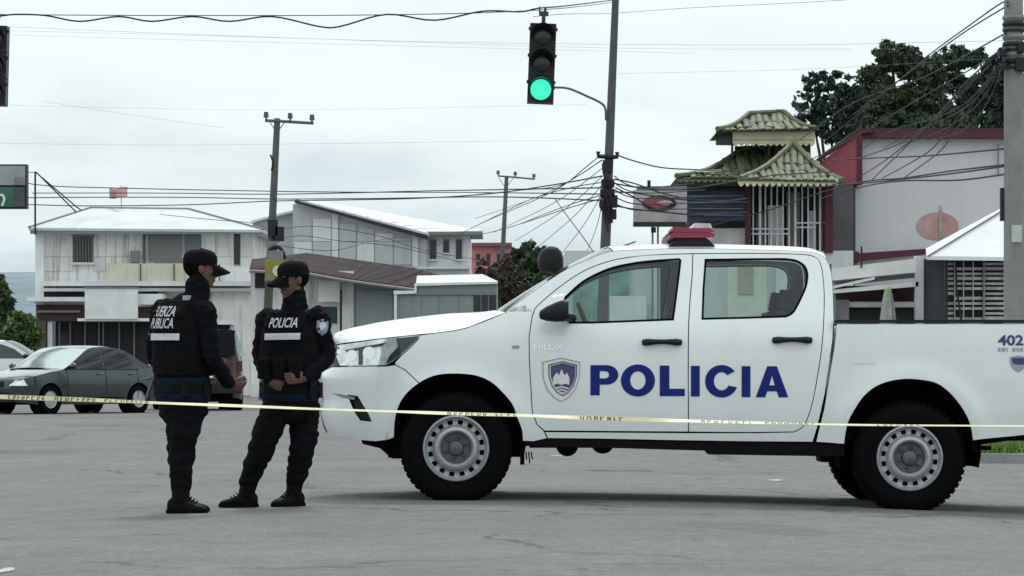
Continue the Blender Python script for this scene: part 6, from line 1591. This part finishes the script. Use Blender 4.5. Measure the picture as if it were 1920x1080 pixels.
def front_bits(t, L, W, zl, z2, lamp=True, plate=True):
    for s_ in (-1, 1):
        pl = MB(); pts = [(-.02, W / 2 * .50), (.02, W / 2 * .72), (.13, W / 2 * .86), (.34, W / 2 * .93)]
        lo = [(-L / 2 + a - .03, s_ * b, zl) for a, b in pts]; hi = [(-L / 2 + a + .03 + .06 * (i / 3), s_ * b, zl + .12 + .04 * i / 3) for i, (a, b) in enumerate(pts)]
        MB().loft([lo, hi], False, False).build('headlight', lamp_clear, t, False, True)
    MB().b2(-L / 2 - .26, -L / 2 - .1, -W * .26, W * .26, zl - .02, zl + .09).build('grille', black_plastic, t, False); MB().b2(-L / 2 - .23, -L / 2 + .1, -W * .36, W * .36, .26, .42).build('lower_grille', black_plastic, t, False)
    MB().b2(-L / 2 - .285, -L / 2 - .2, -.17, .17, .44, .55).build('number_plate', white_board, t, False)
front_bits(sd1, 4.45, 1.72, .60, .7)
for uu in (1.32, 2.47, 3.44):
    sm_ = MB(); pts = [S1(uu + .05 * math.sin(z * 3), z, -.002) for z in np.linspace(.32, .95, 7)]; sm_.tube(pts, .006, 4); sm_.build('door_seam', wire_m, sd1, False)
for uu in (2.25, 3.2):
    a_, b__ = S1(uu, .84, -.02), S1(uu + .17, .845, -.02); MB().tube([a_, b__], .016, 6).build('door_handle', teal, sd1, False)
tb = MB(); tb.tube([S1(u_, .952, -.006) for u_ in np.linspace(1.4, 3.5, 9)], .012, 5); tb.build('waist_trim', wire_m, sd1, False)
tb = MB(); tb.tube([S1(u_, .36, -.012) for u_ in np.linspace(1.35, 3.0, 7)], .03, 5); tb.build('sill_strip', black_plastic, sd1, False)
for s_ in (-1, 1): MB().ell((-.78, s_ * .93, 1.02), .06, .1, .065).build('wing_mirror', teal, sd1, False, True)
# white SUV, seen from behind between the officers
sw = mat('white_suv_paint', (.7, .72, .72), rough=.35, var=.03, coat=.6)
Y = 77; pp = P(369, 770, Y)
sv, S2, _ = car('off_road_car', 'white off road car seen from behind between the two officers', (pp.x, Y, gz(pp.x, Y)), math.radians(-80), 4.4, 1.9, 2.1,
    [(.05, 0.400), (.0, 0.600), (.04, 1.073), (.2, 1.164), (1.1, 1.266), (1.3, 1.311), (1.75, 1.808), (2.0, 2.011), (2.5, 2.068), (3.6, 2.057), (4.1, 1.989), (4.3, 1.356), (4.38, 0.904), (4.36, 0.420)], 1.24, (.9, 3.5), .37, mat('dark_maroon_paint', (.022, .009, .011), rough=.3, var=.05, coat=.6),
    [[(1.5, 1.333), (1.9, 1.831), (2.5, 1.921), (2.5, 1.333)], [(2.56, 1.333), (2.56, 1.921), (3.4, 1.921), (3.42, 1.333)], [(3.5, 1.333), (3.48, 1.898), (4.05, 1.808), (4.15, 1.356)]],
    [('front', 0, 1.3), ('windscreen', 1.3, 2.0), ('roof', 2.0, 4.1), ('rear_window', 4.1, 4.3), ('tail', 4.3, 4.4)], cat='car')
rb = [('rear_screen', mat('black_tinted_glass', (.008, .009, .01), rough=.3, var=0, spec=.15), (2.24, 2.29, -.70, .70, 1.27, 1.86)), ('number_plate', white_board, (2.30, 2.345, -.2, .2, .64, .80)), ('lower_bumper', black_plastic, (2.2, 2.36, -.86, .86, .4, .58)), ('tail_panel', mat('dark_red_panel', (.08, .012, .016), rough=.4, var=.2), (2.27, 2.325, -.66, .66, .84, 1.12))]
for o in list(sv.children):
    if o.name.startswith('roof'): o.data.materials.clear(); o.data.materials.append(sw)
for s_ in (-1, 1):
    MB().loft([[(2.03 + dx, s_ * (.60 + dy), 1.97), (2.27 + dx, s_ * (.84 + dy), 1.26)] for dx, dy in ((0, 0), (.05, 0), (.05, .09), (0, .09))]).build('rear_pillar', sw, sv, False)
MB().b2(1.4, 2.16, -.72, .72, 1.99, 2.10).build('roof_rear', sw, sv, False)
MB().b2(-2.15, 1.2, -1.0, -.86, .95, 1.34).build('side_panel', sw, sv, False); MB().b2(-2.15, -1.45, -1.0, -.88, 1.345, 1.84).build('cab_side', sw, sv, False)
for nm, m_, (a, b_, c1, c2, d1, d2) in rb: MB().b2(a, b_, c1, c2, d1, d2).build(nm, m_, sv, False)
for s_ in (-1, 1): MB().b2(2.16, 2.30, s_ * .80 - .07, s_ * .80 + .07, .9, 1.15).build('tail_lamp', mat('dull_red_lens', (.09, .008, .012), rough=.3, var=.2), sv, False)
for s_ in (-1, 1): MB().ell((-.75, s_ * 1.02, 1.22), .08, .1, .09).build('wing_mirror', black_plastic, sv, False, True)
# white pickup style car at the left edge facing right
Y = 92; pp = P(-32, 760, Y)
wc, S3, _ = car('parked_car', 'white car facing right at the left edge, behind the dark saloon', (pp.x + .75, Y, 0), math.radians(180), 4.5, 1.8, 1.8,
    [(.05, .4), (.0, .6), (.04, .98), (.2, 1.1), (1.2, 1.22), (1.4, 1.27), (1.95, 1.62), (2.3, 1.76), (2.9, 1.78), (3.9, 1.75), (4.35, 1.2), (4.46, .8), (4.42, .42)], 1.2, (.9, 3.55), .36, sw,
    [[(1.62, 1.28), (2.0, 1.55), (2.35, 1.68), (2.75, 1.69), (2.75, 1.28)], [(2.82, 1.28), (2.82, 1.69), (3.7, 1.66), (3.85, 1.28)]],
    [('front', 0, 1.4), ('windscreen', 1.4, 2.3), ('roof', 2.3, 3.9), ('rear_window', 3.9, 4.36), ('tail', 4.35, 4.5)])
for s_ in (-1, 1): MB().ell((-.62, s_ * 1.0, 1.34), .09, .1, .075).build('wing_mirror', black_plastic, wc, False, True)
front_bits(wc, 4.5, 1.8, .85, .9)

# ------------------------------------------------------------------ warning tape stretched across the front
tp = [(-60, 742, 16.0), (0, 744, 16.1), (60, 746, 16.3), (200, 751, 16.7), (300, 755.5, 17), (450, 761, 17.3), (600, 767, 17.6), (740, 771.5, 17.9), (870, 776, 18.1), (985, 779, 18.3), (1100, 783.5, 18.4), (1250, 788, 18.4), (1400, 792, 18.3), (1600, 796.5, 18.1), (1800, 798, 17.9), (1980, 799, 17.7)]
c3 = catmull([P(*p) for p in tp], 10)
ks = [(0, .60), (130, .62), (240, .40), (330, .33), (420, .42), (520, .38), (600, .30), (720, .28), (800, .46), (930, .48), (975, .42), (1040, .46), (1120, .72), (1230, .62), (1300, .42), (1430, .40), (1470, .22), (1590, .3), (1660, .26), (1750, .22), (1980, .24)]
def tw(px): return float(np.interp(px, [a for a, b in ks], [b for a, b in ks]))
TW = .036
up_, lo_ = [], []
def frame(p):
    px = 960 + p.x / p.y * F; k = tw(px); a = math.acos(min(1, k)); return Vector((0, math.sin(a), math.cos(a))) * (TW / 2)
rings = [[p - frame(p), p + frame(p)] for p in c3]
bm_ = MB(); bm_.loft(rings, False, False); bm_.loft([[q + Vector((0, .0012, -.0004)) for q in r_] for r_ in rings], False, False)
tape_root = thing('barrier_tape', 'twisted yellow barrier tape with black print stretched across the whole street', 'tape', c3[0])
bm_.build('ribbon', mat('pale_yellow_tape', (.50, .46, .25), rough=.4, var=.22, scale=3, stretch=(1, 1, 1)), tape_root, True, True)
# black print on the tape: broken strokes, as far as they can be made out
rng = random.Random(4); pr = MB()
cum = [0]
for i in range(1, len(c3)): cum.append(cum[-1] + (c3[i] - c3[i - 1]).length)
def along(s):
    i = max(1, min(len(c3) - 1, int(np.searchsorted(cum, s)))); t = (s - cum[i - 1]) / (cum[i] - cum[i - 1]); return c3[i - 1].lerp(c3[i], t)
s = 0
def stroke(s0, s1, v0, v1):
    a, b = along(s0), along(s1); o = Vector((0, -.0012, .0003)); fa_, fb_ = frame(a), frame(b)
    pr.add([a + fa_ * v0 + o, b + fb_ * v0 + o, b + fb_ * v1 + o, a + fa_ * v1 + o], [(0, 1, 2, 3)])
while s < cum[-1] - .1:
    if False: pass
    px = 960 + along(s).x / along(s).y * F
    if px < 130 or 165 < px < 225 or 795 < px < 935 or 1000 < px < 1175 or 1195 < px < 1330 or 1350 < px < 1465: dens = 1
    elif 1590 < px < 1660: dens = .7
    else: dens = 0
    wl = rng.randint(4, 9)
    for k in range(wl):
        w_ = rng.uniform(.020, .030)
        if dens and rng.random() < dens:
            stroke(s, s + .008, -.75, .75)
            for v in (-.75, -.05, .5):
                if rng.random() < .6: stroke(s, s + w_ * .8, v, v + .25)
            if rng.random() < .55: stroke(s + w_ * .62, s + w_ * .62 + .008, -.75 if rng.random() < .6 else 0, .75)
        s += w_ + .012
    s += .05
tag(pr.build('tape_print', mat('black_tape_print', (.012, .013, .012), rough=.5, var=0), tape_root, True, False, None, False), kind='stuff')
